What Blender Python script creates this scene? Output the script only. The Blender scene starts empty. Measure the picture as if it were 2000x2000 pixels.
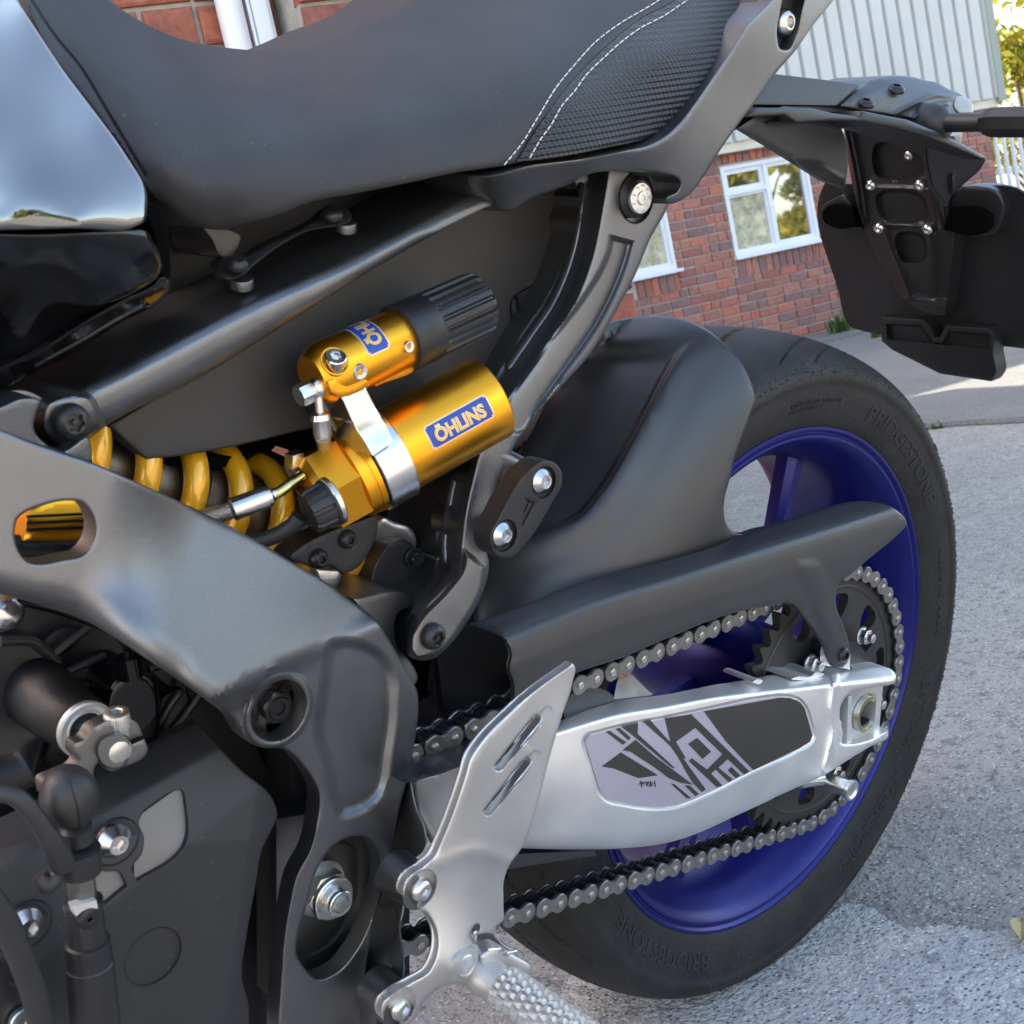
import bpy, bmesh, math, random
import numpy as np
from mathutils import Vector, Matrix
from mathutils.geometry import delaunay_2d_cdt
random.seed(7); RNG = np.random.default_rng(7)
SC = bpy.context.scene
COL = SC.collection

# ------------------------------------------------------------------ camera
FPX = 2454.61                     # focal length in pixels of the 2000 px square photograph
CW = np.array([-0.82773761, -0.85111711, 0.6563602])          # camera in the world
RW = np.array([[0.73716684, -0.64234532, -0.20970824],        # rows: right, down, forward
               [-0.25839104, 0.01879207, -0.96585761],
               [0.62435497, 0.76618493, -0.15212339]])
LEAN = math.radians(13.37596)     # the bike leans on its side stand towards the camera
CL = np.array([-0.82773761, -0.67618671, 0.83545232])         # camera in the bike's own axes
RL = np.array([[0.73716684, -0.67343428, -0.05541952],
               [-0.25839104, -0.20515892, -0.94400418],
               [0.62435497, 0.71020848, -0.32524574]])
cam = bpy.data.cameras.new("camera"); camo = bpy.data.objects.new("camera", cam); COL.objects.link(camo)
camo.matrix_world = Matrix(((RW[0][0], -RW[1][0], -RW[2][0], CW[0]), (RW[0][1], -RW[1][1], -RW[2][1], CW[1]),
                            (RW[0][2], -RW[1][2], -RW[2][2], CW[2]), (0, 0, 0, 1)))
cam.sensor_width = 36; cam.lens = 36 * FPX / 2000; cam.clip_start = 0.02; cam.clip_end = 500
cam.dof.use_dof = True; cam.dof.focus_distance = 0.95; cam.dof.aperture_fstop = 26
SC.camera = camo

# ------------------------------------------------------------------ light
SUN_AZ = (-0.6, 0.8); SUN_EL = math.radians(42)
world = bpy.data.worlds.new("World"); SC.world = world; world.use_nodes = True
nt = world.node_tree; nt.nodes.clear()
sky = nt.nodes.new("ShaderNodeTexSky"); sky.sky_type = 'NISHITA'; sky.sun_disc = False
sky.sun_elevation = SUN_EL; sky.sun_rotation = math.atan2(SUN_AZ[0], SUN_AZ[1])
sky.air_density = 0.8; sky.dust_density = 2.2; sky.ozone_density = 1.0
bg = nt.nodes.new("ShaderNodeBackground"); bg.inputs[1].default_value = 0.15
wo = nt.nodes.new("ShaderNodeOutputWorld")
tint = nt.nodes.new("ShaderNodeVectorMath"); tint.operation = 'MULTIPLY'; tint.inputs[1].default_value = (1.10, 1.0, .86)   # warm white balance put into the sky colour
nt.links.new(sky.outputs[0], tint.inputs[0]); nt.links.new(tint.outputs[0], bg.inputs[0]); nt.links.new(bg.outputs[0], wo.inputs[0])
sun = bpy.data.lights.new("sun", 'SUN'); sun.energy = 2.8; sun.angle = math.radians(0.5); sun.color = (1, .93, .82)
suno = bpy.data.objects.new("sun", sun); COL.objects.link(suno)
sd = Vector((SUN_AZ[0] * math.cos(SUN_EL), SUN_AZ[1] * math.cos(SUN_EL), math.sin(SUN_EL)))
suno.rotation_euler = sd.to_track_quat('Z', 'Y').to_euler()
suno.location = (0, 0, 20)
SC.view_settings.view_transform = 'Standard'; SC.view_settings.look = 'None'
SC.view_settings.exposure = 2.55; SC.view_settings.gamma = 1
SC.render.engine = 'CYCLES'
SC.cycles.use_denoising = True
SC.cycles.max_bounces = 8; SC.cycles.diffuse_bounces = 4; SC.cycles.glossy_bounces = 4; SC.cycles.sample_clamp_indirect = 6

# ------------------------------------------------------------------ materials
def srgb(r, g, b):
    f = lambda c: c / 12.92 if c <= .04045 else ((c + .055) / 1.055) ** 2.4
    return tuple(f(c / 255) for c in (r, g, b))
M = {}
def mat(name, col, rough=.5, metal=0., grain=None, vary=.0, vscale=6., coat=0., spec=.5, rvary=.0, dust=0., aniso=None, emit=None, trans=0):
    """principled material; grain = (scale, strength) fine bump, vary = colour mottling, dust = pale specks"""
    m = bpy.data.materials.new(name); m.use_nodes = True; M[name] = m
    n = m.node_tree.nodes; l = m.node_tree.links
    b = n["Principled BSDF"]; b.inputs["Base Color"].default_value = (*col, 1)
    b.inputs["Roughness"].default_value = rough; b.inputs["Metallic"].default_value = metal
    b.inputs["Coat Weight"].default_value = coat; b.inputs["Coat Roughness"].default_value = .03
    b.inputs["Specular IOR Level"].default_value = spec
    if trans: b.inputs["Transmission Weight"].default_value = trans
    tc = n.new("ShaderNodeTexCoord")
    src = None
    if vary or rvary:
        no = n.new("ShaderNodeTexNoise"); no.inputs["Scale"].default_value = vscale; no.inputs["Detail"].default_value = 6
        no.inputs["Roughness"].default_value = .65
        l.new(tc.outputs["Object"], no.inputs["Vector"])
        if vary:
            mr = n.new("ShaderNodeMapRange"); mr.inputs[1].default_value = .3; mr.inputs[2].default_value = .7
            mr.inputs[3].default_value = 1 - vary; mr.inputs[4].default_value = 1 + vary
            l.new(no.outputs["Fac"], mr.inputs[0])
            mx = n.new("ShaderNodeVectorMath"); mx.operation = 'SCALE'; mx.inputs[0].default_value = col
            l.new(mr.outputs[0], mx.inputs["Scale"]); src = mx.outputs[0]
            l.new(src, b.inputs["Base Color"])
        if rvary:
            mr = n.new("ShaderNodeMapRange"); mr.inputs[1].default_value = .3; mr.inputs[2].default_value = .7
            mr.inputs[3].default_value = max(.02, rough - rvary); mr.inputs[4].default_value = min(1, rough + rvary)
            l.new(no.outputs["Fac"], mr.inputs[0]); l.new(mr.outputs[0], b.inputs["Roughness"])
    if dust:
        vo = n.new("ShaderNodeTexNoise"); vo.inputs["Scale"].default_value = 420; vo.inputs["Detail"].default_value = 1
        l.new(tc.outputs["Object"], vo.inputs["Vector"])
        mr = n.new("ShaderNodeMapRange"); mr.inputs[1].default_value = .74; mr.inputs[2].default_value = .78
        mr.inputs[3].default_value = 0; mr.inputs[4].default_value = dust
        l.new(vo.outputs["Fac"], mr.inputs[0])
        mx = n.new("ShaderNodeMix"); mx.data_type = 'RGBA'; mx.inputs[6].default_value = (*col, 1)
        if src: l.new(src, mx.inputs[6])
        mx.inputs[7].default_value = (.45, .43, .4, 1)
        l.new(mr.outputs[0], mx.inputs[0]); l.new(mx.outputs[2], b.inputs["Base Color"])
    if grain:
        no = n.new("ShaderNodeTexNoise"); no.inputs["Scale"].default_value = grain[0]; no.inputs["Detail"].default_value = 3
        bu = n.new("ShaderNodeBump"); bu.inputs["Strength"].default_value = grain[1]; bu.inputs["Distance"].default_value = .001
        if aniso:
            mp = n.new("ShaderNodeMapping"); mp.inputs["Scale"].default_value = aniso
            l.new(tc.outputs["Object"], mp.inputs[0]); l.new(mp.outputs[0], no.inputs["Vector"])
        else: l.new(tc.outputs["Object"], no.inputs["Vector"])
        l.new(no.outputs["Fac"], bu.inputs["Height"]); l.new(bu.outputs[0], b.inputs["Normal"])
    return m
mat("gloss_black", (.004, .004, .005), .03, coat=1., spec=.5); M["gloss_black"].node_tree.nodes["Principled BSDF"].inputs["IOR"].default_value = 2.3
mat("seat_vinyl", (.044, .045, .049), .6, grain=(900, .12), vary=.12, vscale=14, dust=.1, spec=.22)
mat("gunmetal", (.195, .195, .2), .43, 1., grain=(850, .16), vary=.06, vscale=25, rvary=.04)
mat("gunmetal_dark", (.18, .178, .176), .40, 1., grain=(1600, .1), vary=.08, vscale=25)
mat("black_satin", (.014, .014, .015), .38, 0, grain=(1400, .08), vary=.15, vscale=18, dust=.15)
mat("guard_plastic", (.023, .023, .025), .38, .0, spec=.65, grain=(800, .15), vary=.06, vscale=18, rvary=.05)
mat("black_matte", (.012, .012, .013), .55, 0, grain=(1200, .25), vary=.15, vscale=20, dust=.12)
mat("cover_matte", (.020, .020, .022), .55, .0, grain=(1300, .3), vary=.1, vscale=20, dust=.1)
mat("panel_brown", (.024, .022, .021), .5, 0, grain=(1500, .15), vary=.1, vscale=12)
mat("panel_gloss", (.003, .003, .0035), .10, 0, spec=.4, grain=(500, .04))
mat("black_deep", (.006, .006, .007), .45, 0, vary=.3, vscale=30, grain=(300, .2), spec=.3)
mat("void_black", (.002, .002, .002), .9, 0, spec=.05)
mat("rubber", (.015, .015, .016), .48, 0, grain=(500, .15), vary=.2, vscale=30)
mat("tyre_rubber", (.019, .018, .0168), .62, 0, grain=(260, .6), vary=.35, vscale=40, dust=.3, spec=.35)
mat("tyre_letter", (.016, .016, .016), .5, 0)
mat("rim_blue", (.008, .009, .14), .33, .35, vary=.08, vscale=30, dust=.15)
mat("gold", (.90, .41, .03), .33, 1.)
mat("gold_bright", (.8, .42, .035), .2, 1.)
mat("spring_yellow", (.75, .37, .012), .22, .25, coat=.6)
mat("silver_brushed", (.90, .885, .87), .44, 1., grain=(60, .10), aniso=(30, 30, 260), vary=.05, vscale=14, rvary=.06)
mat("silver_satin", (.60, .585, .57), .46, .95, grain=(2200, .1), vary=.05, vscale=20, rvary=.05)
mat("silver_band", (.7, .71, .72), .22, 1., rvary=.04, vscale=50)
mat("steel", (.62, .61, .6), .2, 1., vary=.08, vscale=60, rvary=.08)
mat("zinc", (.66, .66, .64), .3, 1., vary=.12, vscale=60, rvary=.1)
mat("chain_plate", (.29, .278, .26), .38, .95, vary=.14, vscale=60, rvary=.08, grain=(400, .1))
mat("chain_pin", (.50, .48, .45), .33, .95, vary=.1, vscale=80)
mat("chain_inner", (.02, .02, .021), .35, .5, vary=.3, vscale=90)
mat("sprocket", (.05, .047, .044), .45, .5, vary=.2, vscale=40, dust=.2)
mat("black_bolt", (.025, .025, .027), .3, .5)
mat("decal_lilac", (.42, .39, .46), .35, .35)
mat("decal_dark", (.055, .05, .046), .35, .35)
mat("sticker_blue", (.007, .05, .30), .35, 0)
mat("sticker_gold", (.75, .42, .08), .35, .3)
mat("sticker_silver", (.6, .58, .55), .35, .5)
mat("print_black", (.01, .01, .01), .5)
mat("print_red", (.1, .012, .006), .5)
mat("insert_tan", (.17, .155, .145), .5, .3, vary=.04, vscale=20)
mat("thread_white", (.62, .62, .6), .7)
mat("lens_clear", (.25, .24, .22), .3, 0)
mat("braid", (.3, .3, .3), .35, .9, grain=(900, .8))
mat("brass_pale", (.55, .5, .22), .25, 1.)

# ------------------------------------------------------------------ geometry helpers
def link(name, me, m, parent=None):
    o = bpy.data.objects.new(name, me); COL.objects.link(o)
    if m is not None and not me.materials: me.materials.append(M[m] if isinstance(m, str) else m)
    if parent is not None: o.parent = parent
    return o
def mesh(name, v, f, smooth=40):
    me = bpy.data.meshes.new(name); me.from_pydata([tuple(map(float, p)) for p in v], [], [tuple(map(int, q)) for q in f])
    bm = bmesh.new(); bm.from_mesh(me); bmesh.ops.recalc_face_normals(bm, faces=bm.faces); bm.to_mesh(me); bm.free()
    if smooth:
        me.polygons.foreach_set("use_smooth", [True] * len(me.polygons))
        me.set_sharp_from_angle(angle=math.radians(smooth))
    return me
def tag(o, label=None, cat=None, group=None, kind=None):
    for k, val in (("label", label), ("category", cat), ("group", group), ("kind", kind)):
        if val: o[k] = val
    return o
def empty(name, loc=(0, 0, 0), parent=None):
    o = bpy.data.objects.new(name, None); COL.objects.link(o); o.location = loc; o.empty_display_size = .05
    if parent: o.parent = parent
    return o
def RAY(px, py):
    px = np.asarray(px, float); py = np.asarray(py, float)
    q = np.stack([(px - 1000) / FPX, (py - 1000) / FPX, np.ones_like(px)], -1)
    return q @ RL
def UN(px, py, dep, ax=1):
    """the point of the bike seen at photo pixel (px, py) on the plane axis = dep"""
    d = RAY(px, py); t = (np.asarray(dep, float) - CL[ax]) / d[..., ax]
    return CL + d * t[..., None]
def U(px, py, dep, ax=1): return Vector(UN(px, py, dep, ax).tolist())
def SCALE(px, py, dep, ax=1):
    p = UN(px, py, dep, ax); return FPX / float((RL @ (p - CL))[2])
def Z(ox, oy, s, pts): return [(ox + p[0] * s, oy + p[1] * s) + tuple(p[2:]) for p in pts]
K = 700 / 1932
A1 = lambda *p: Z(0, 0, K, p)
A2 = lambda *p: Z(600, 0, K, p)
A3 = lambda *p: Z(1300, 0, K, p)
B1 = lambda *p: Z(0, 650, K, p)
B2 = lambda *p: Z(600, 650, K, p)
B3 = lambda *p: Z(1300, 600, K, p)
C1 = lambda *p: Z(0, 1300, K, p)
C2 = lambda *p: Z(600, 1300, K, p)
C3 = lambda *p: Z(1300, 1300, K, p)
DD = lambda *p: Z(1400, 1050, 450 / 1932, p)
E1 = lambda *p: Z(540, 490, 500 / 1932, p)
E2 = lambda *p: Z(0, 1150, 400 / 1932, p)
E3 = lambda *p: Z(1120, 1300, 500 / 1932, p)
E4 = lambda *p: Z(900, 1750, 300 / 1932, p)
T2 = lambda *p: Z(1550, 0, 450 / 1932, p)

def spline(pts, closed=True, step=8.):
    """smooth curve through points; a third value of 1 marks a corner; resampled to step"""
    P = np.array([p[:2] for p in pts], float); C = [len(p) > 2 and bool(p[2]) for p in pts]
    n = len(P); out = []
    d = np.linalg.norm(np.roll(P, -1, 0) - P, axis=1) + 1e-9
    def tangent(i, side):
        if C[i] or (not closed and i in (0, n - 1)):
            j = (i + 1) % n if side > 0 else (i - 1) % n
            e = (P[j] - P[i]) * side; return e / (np.linalg.norm(e) + 1e-9)
        a, b = d[i - 1], d[i]
        m = ((P[(i + 1) % n] - P[i]) / b * a + (P[i] - P[i - 1]) / a * b) / (a + b)
        return m
    for i in range(n if closed else n - 1):
        j = (i + 1) % n; L = d[i]; m0 = tangent(i, 1) * L; m1 = tangent(j, -1) * L
        k = max(1, int(round(L / step)))
        for t in np.arange(k) / k:
            out.append((2*t**3 - 3*t*t + 1) * P[i] + (t**3 - 2*t*t + t) * m0 + (-2*t**3 + 3*t*t) * P[j] + (t**3 - t*t) * m1)
    if not closed: out.append(P[-1])
    return np.array(out)
def tps(ctrl):
    c = np.array(ctrl, float); n = len(c)
    if n == 1: return lambda x, y: np.full(np.shape(x), c[0, 2])
    if n <= 3:
        A = np.c_[np.ones(n), c[:, :2] / 1000]; s = np.linalg.lstsq(A, c[:, 2], rcond=None)[0]
        return lambda x, y: s[0] + s[1] * np.asarray(x) / 1000 + s[2] * np.asarray(y) / 1000
    xy = c[:, :2] / 1000
    def ker(a, b):
        r2 = ((a[:, None] - b[None]) ** 2).sum(-1); return r2 * np.log(r2 + 1e-12)
    A = np.zeros((n + 3, n + 3)); A[:n, :n] = ker(xy, xy) + 1e-6 * np.eye(n); A[:n, n] = 1; A[:n, n+1:] = xy
    A[n:, :n] = A[:n, n:].T
    s = np.linalg.solve(A, np.r_[c[:, 2], 0, 0, 0])
    def f(x, y):
        x = np.asarray(x, float); q = np.c_[x.ravel(), np.asarray(y, float).ravel()] / 1000
        return (ker(q, xy) @ s[:n] + s[n] + q @ s[n+1:]).reshape(x.shape)
    return f
def crest(poly, ys, above, below, soft=5, base=None):
    """depth either side of a crease line: ys along it, profiles [(px, dy)] on its left-hand (above, for a line drawn left to right) and right-hand side"""
    L = spline([(*p[:2],) for p in poly], False, 6.); e0, e1 = L[0] - L[3], L[-1] - L[-4]
    n0 = len(L); L = np.concatenate([[L[0] + e0 / np.linalg.norm(e0) * 300], L, [L[-1] + e1 / np.linalg.norm(e1) * 300]])
    yy = np.interp(np.linspace(0, 1, n0), np.linspace(0, 1, len(ys)), ys); yy = np.r_[yy[0], yy, yy[-1]]
    xs = np.arange(-400, 401.); prof = np.where(xs >= 0, np.interp(xs, *zip(*above)), np.interp(-xs, *zip(*below)))
    k = np.exp(-(np.arange(-3 * soft, 3 * soft + 1) / soft) ** 2); prof = np.convolve(np.pad(prof, 3 * soft, 'edge'), k / k.sum(), 'valid')
    def f(x, y):
        x = np.asarray(x, float); Q = np.c_[x.ravel(), np.asarray(y, float).ravel()]; d, i = dist(Q, L, False)
        a, b = L[i], L[i + 1]; e = b - a; w = Q - a; t = np.clip((w * e).sum(1) / (e * e).sum(1), 0, 1)
        s = np.sign(-(e[:, 0] * w[:, 1] - e[:, 1] * w[:, 0])); return (yy[i] * (1 - t) + yy[i + 1] * t + np.interp(s * d, xs, prof)).reshape(x.shape)
    return f
def dist(Q, poly, closed=True):
    A = poly; B = np.roll(poly, -1, 0)
    if not closed: A, B = poly[:-1], poly[1:]
    best = np.full(len(Q), 1e9); idx = np.zeros(len(Q), int)
    for k in range(0, len(A), 64):
        a, b = A[k:k+64], B[k:k+64]; e = b - a; l2 = (e * e).sum(1) + 1e-12
        w = Q[:, None] - a[None]; t = np.clip((w * e).sum(-1) / l2, 0, 1)
        dd = np.linalg.norm(w - t[..., None] * e, axis=-1); i = dd.argmin(1); m = dd[np.arange(len(Q)), i]
        u = m < best; best[u] = m[u]; idx[u] = i[u] + k
    return best, idx
def inside(Q, poly):
    x, y = Q[:, 0], Q[:, 1]; c = np.zeros(len(Q), bool)
    A = poly; B = np.roll(poly, -1, 0)
    for (ax, ay), (bx, by) in zip(A, B):
        if ay == by: continue
        m = (ay > y) != (by > y); c ^= m & (x < (bx - ax) * (y - ay) / (by - ay) + ax)
    return c
def smooth01(t): t = np.clip(t, 0, 1); return t * t * (3 - 2 * t)
def resolve_dep(dep):
    if callable(dep): return dep
    if isinstance(dep, (int, float)): return lambda x, y: np.full(np.shape(x), float(dep))
    return tps(dep)
def relief(name, pts, dep, back, m, parent, r=6, holes=(), bumps=(), ridges=(), step=9., ax=1, rmap=None, smooth=38, cap=True, hole_r=None, thick=None):
    """a solid casting: the outline traced at its own distance, front surface at dep(px, py),
    rounded edges of radius r (photo px), bosses / recesses (bumps), ribs (ridges), walls running back to `back`."""
    fdep = resolve_dep(dep)
    O = spline(pts, True, step); loops = [O] + [spline(h, True, step * .7) for h in holes]
    allp = [p for L in loops for p in L]; cons = []; k = 0
    for L in loops:
        cons += [(k + i, k + (i + 1) % len(L)) for i in range(len(L))]; k += len(L)
    def indom(Q):
        ok = inside(Q, O)
        for h in loops[1:]: ok &= ~inside(Q, h)
        return ok
    lo, hi = O.min(0), O.max(0)
    gx, gy = np.meshgrid(np.arange(lo[0], hi[0] + step, step), np.arange(lo[1], hi[1] + step, step * .87))
    gx[1::2] += step / 2
    grid = np.c_[gx.ravel(), gy.ravel()]; grid = grid[indom(grid)]
    rmax = max([r] + [q[2] for q in (rmap or [])])
    dbound = lambda Q: np.min([dist(Q, L)[0] for L in loops], axis=0) if len(Q) else np.zeros(0)
    def normals(L):
        e = np.roll(L, -1, 0) - np.roll(L, 1, 0); return np.c_[-e[:, 1], e[:, 0]] / (np.linalg.norm(e, axis=1)[:, None] + 1e-9)
    lay = []                                     # rings that follow every edge, so rounded edges stay clean
    for L in loops:
        nrm = normals(L)
        for q_ in (1.2, 2.6, 4.6, 7.6, 12, 19, 30, 44):
            if q_ < rmax * 1.05:
                for sg in (1, -1):
                    c_ = L + nrm * q_ * sg; c_ = c_[indom(c_)]
                    if len(c_): lay.append(c_[np.abs(dbound(c_) - q_) < .12 * q_ + .15])
    B = [(spline(b[0], True, min(step, 5)), b[1], b[2]) for b in bumps]
    Rg = [(spline(b[0], False, min(step, 6)), b[1], b[2]) for b in ridges]
    for L, h, s in B:
        nrm = normals(L); sg = 1 if inside(L[:1] + nrm[:1] * .5, L)[0] else -1
        lay.append(L)
        for q_ in ((-2., s * .5, s, s + 2.5) if s < 7 else (-2., s * .25, s * .5, s * .75, s, s + 2.5)):
            c_ = L + nrm * sg * q_; lay.append(c_[np.abs(dist(c_, L)[0] - abs(q_)) < .12 * abs(q_) + .15])
    for L, h, s in Rg:
        e = np.gradient(L, axis=0); nrm = np.c_[-e[:, 1], e[:, 0]] / (np.linalg.norm(e, axis=1)[:, None] + 1e-9)
        lay += [L] + [L + nrm * s * q for q in (-2.2, -1.4, -.7, .7, 1.4, 2.2)]
    keep = np.zeros((0, 2)); occ = set()
    for c_ in lay:                               # earlier rings win where rings would crowd each other
        if not len(c_): continue
        c_ = c_[indom(c_)]
        if not len(c_): continue
        c_ = c_[dbound(c_) > .9]; ok = []
        new = []
        for p_ in c_:
            k_ = (int(p_[0] // .62), int(p_[1] // .62))
            if any((k_[0] + a_, k_[1] + b_) in occ for a_ in (-1, 0, 1) for b_ in (-1, 0, 1)): continue
            ok.append(p_); new.append(k_)
        occ.update(new)
        if ok: keep = np.concatenate([keep, np.array(ok)])
    if len(keep):
        cs = step * .55; oc2 = set(map(tuple, np.floor(keep / cs).astype(int).tolist())); gk = np.floor(grid / cs).astype(int).tolist()
        grid = grid[[not any((a + u_, b + w_) in oc2 for u_ in (-1, 0, 1) for w_ in (-1, 0, 1)) for a, b in gk]] if len(grid) else grid
    grid = grid[dbound(grid) > step * .4] if len(grid) else grid
    Q = np.concatenate([keep, grid])
    V2 = np.concatenate([np.array(allp), Q])
    res = delaunay_2d_cdt([Vector(p) for p in V2], cons, [], 0, 1e-5)
    V = np.array([tuple(p) for p in res[0]]); T = np.array([t for t in res[2] if len(t) == 3])
    T = T[indom(V[T].mean(1))]
    used = np.unique(T); rem = -np.ones(len(V), int); rem[used] = np.arange(len(used)); V = V[used]; T = rem[T]
    D = fdep(V[:, 0], V[:, 1]).copy()
    c = O.mean(0); sc = SCALE(c[0], c[1], float(np.median(D)), ax)
    for L, h, s in B:
        dd, _ = dist(V, L); sgn = np.where(inside(V, L), dd, -dd); D -= h * smooth01(sgn / s)
    for L, h, s in Rg:
        dd, _ = dist(V, L, False); D -= h * np.exp(-(dd / s) ** 2)
    for li, L in enumerate(loops):
        dd, ii = dist(V, L)
        rr = np.full(len(V), float(r if li == 0 or hole_r is None else hole_r))
        if rmap is not None and li == 0:
            rm = np.array(rmap, float); near = L[ii]
            w = 1 / (((near[:, None] - rm[None, :, :2]) ** 2).sum(-1) + 25) ** 2
            rr = (w * rm[:, 2]).sum(1) / w.sum(1)
        q = np.clip(rr - dd, 0, None); q = np.minimum(q, rr)
        D += (rr - np.sqrt(np.clip(rr * rr - q * q, 0, None))) / sc
    P = UN(V[:, 0], V[:, 1], D, ax)
    e = np.sort(np.concatenate([T[:, [0, 1]], T[:, [1, 2]], T[:, [2, 0]]]), 1)
    ue, cnt = np.unique(e, axis=0, return_counts=True); be = ue[cnt == 1]
    bv = np.unique(be); mp = {v: len(P) + i for i, v in enumerate(bv)}
    PB = P[bv].copy()
    PB[:, ax] = np.maximum(PB[:, ax] + .0005, back) if thick is None else PB[:, ax] + thick
    faces = [tuple(t) for t in T] + [(a, b, mp[b], mp[a]) for a, b in be]
    allv = np.concatenate([P, PB])
    if cap and thick is not None:
        P2 = P.copy(); P2[:, ax] += thick; off = len(allv); inv = {}
        allv = np.concatenate([allv, P2]); g = lambda v: mp[v] if v in mp else off + v
        faces += [tuple(g(v) for v in t[::-1]) for t in T]
    return link(name, mesh(name, allv, faces, smooth), m, parent)
def frame_of(axis):
    a = Vector(axis).normalized(); h = Vector((0, 0, 1)) if abs(a.z) < .9 else Vector((1, 0, 0))
    u = (h - a * a.dot(h)).normalized(); return a, u, a.cross(u)
def shp(kind, th):
    if kind is None: return 1.
    if callable(kind): return kind(th)
    if kind == 'hex':
        q = (th % (math.pi / 3)) - math.pi / 6; return math.cos(math.pi / 6) / math.cos(q)
    if kind == 'torx': return 1 - .16 * (1 - math.cos(6 * th)) / 2 * 1.5
    return 1.
def lathe_data(P, axis, prof, seg=28, rot=0., close=True):
    """rings along an axis; prof = [(height, radius[, shape])]"""
    P = Vector(P); a, u, w = frame_of(axis); v = []; f = []
    for q in prof:
        h, r = q[0], q[1]; k = q[2] if len(q) > 2 else None
        for i in range(seg):
            th = 2 * math.pi * i / seg + rot; rr = r * shp(k, 2 * math.pi * i / seg)
            v.append(P + a * h + (u * math.cos(th) + w * math.sin(th)) * rr)
    for j in range(len(prof) - 1):
        for i in range(seg):
            b = (i + 1) % seg; f.append((j*seg+i, j*seg+b, (j+1)*seg+b, (j+1)*seg+i))
    if close:
        f.append(tuple(range(seg))); f.append(tuple(range((len(prof)-1)*seg, len(prof)*seg)))
    return v, f
def lathe(name, P, axis, prof, m, parent, seg=28, rot=0., smooth=35, close=True):
    v, f = lathe_data(P, axis, prof, seg, rot, close)
    return link(name, mesh(name, v, f, smooth), m, parent)
def join(parts):
    V = []; F = []
    for v, f in parts:
        k = len(V); V += list(v); F += [tuple(i + k for i in q) for q in f]
    return V, F
def tube_data(pts, r, seg=12, n=None, closed=False):
    P = [Vector(p) for p in pts]
    if n:
        q = np.array(pts, float); t = np.linspace(0, len(q) - 1, n); out = []
        for s in t:
            i = min(int(s), len(q) - 2); x = s - i
            p0, p1, p2, p3 = q[max(i-1, 0)], q[i], q[i+1], q[min(i+2, len(q)-1)]
            out.append(.5 * ((2*p1) + (-p0+p2)*x + (2*p0-5*p1+4*p2-p3)*x*x + (-p0+3*p1-3*p2+p3)*x**3))
        P = [Vector(p) for p in out]
    v = []; f = []; u = None; N = len(P)
    for i in range(N):
        t = (P[min(i+1, N-1)] - P[max(i-1, 0)]).normalized()
        if u is None: _, u, _w = frame_of(t)
        u = (u - t * t.dot(u)).normalized(); w = t.cross(u)
        rr = r(i / (N - 1)) if callable(r) else r
        for k in range(seg):
            th = 2 * math.pi * k / seg; v.append(P[i] + (u * math.cos(th) + w * math.sin(th)) * rr)
    for i in range(N - 1):
        for k in range(seg):
            b = (k + 1) % seg; f.append((i*seg+k, i*seg+b, (i+1)*seg+b, (i+1)*seg+k))
    f.append(tuple(range(seg))); f.append(tuple(range((N-1)*seg, N*seg)))
    return v, f
def tube(name, pts, r, m, parent, seg=12, n=None):
    v, f = tube_data(pts, r, seg, n); return link(name, mesh(name, v, f, 40), m, parent)
def box_data(c, sx, sy, sz, ex=(1, 0, 0), ey=(0, 1, 0), ez=(0, 0, 1), bev=0):
    c = Vector(c); ex, ey, ez = Vector(ex), Vector(ey), Vector(ez); v = []
    for a in (-.5, .5):
        for b in (-.5, .5):
            for d in (-.5, .5): v.append(c + ex * a * sx + ey * b * sy + ez * d * sz)
    return v, [(0, 1, 3, 2), (4, 6, 7, 5), (0, 4, 5, 1), (2, 3, 7, 6), (0, 2, 6, 4), (1, 5, 7, 3)]
def bolt(name, px, py, dep, rpx, m, parent, kind='dome', sock='hex', hgt=.55, axis=(0, -1, 0), ax=1, rot=.2):
    """a fastener whose seat is at dep; hgt = head height / radius"""
    P = U(px, py, dep, ax); r = rpx / SCALE(px, py, dep, ax); h = r * hgt; s = .42 * r
    if kind == 'dome': prof = [(-h*.3, r), (0, r), (h*.25, r*.985), (h*.55, r*.9), (h*.82, r*.74), (h, r*.56)]
    elif kind == 'cone': prof = [(-h*.3, r), (0, r), (h*.16, r*1.0), (h*.22, r*.97), (h*.9, r*.6), (h, r*.56)]
    elif kind == 'cap': prof = [(-h*.3, r), (0, r), (h*.88, r), (h, r*.9)]; s = .5 * r
    elif kind == 'flat': prof = [(-h*.3, r), (0, r), (h*.8, r), (h, r*.93)]; s = .36 * r
    elif kind == 'hexhead': prof = [(0, r*1.25), (h*.18, r*1.25), (h*.22, r*1.2), (h*.23, r, 'hex'), (h*.92, r, 'hex'), (h, r*.84), (h, r*.62), (h*.9, r*.56)]; sock = None
    elif kind == 'washer':
        prof = [(-h, r), (0, r), (h*.25, r*.97), (h*.3, r*.9), (h*.42, r*.5), (h*.42, r*.46), (h*1.0, r*.44), (h*1.1, r*.38)]; s = .2 * r
    else: prof = [(0, r), (h, r)]
    if sock:
        top = prof[-1][0]
        s = s * (1.28 if sock == 'torx' else 1.1); prof += [(top, s * 1.12), (top - h*.02, s, sock), (top - h*.5, s*.96, sock)]
    v, f = lathe_data(P, axis, prof, 36, rot)
    if sock == 'torx':
        v2, f2 = lathe_data(P, axis, [(prof[-1][0], s*.3), (top - h*.08, s*.3), (top - h*.05, s*.2)], 14); v, f = join([(v, f), (v2, f2)])
    return link(name, mesh(name, v, f, 30), m, parent)
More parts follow.
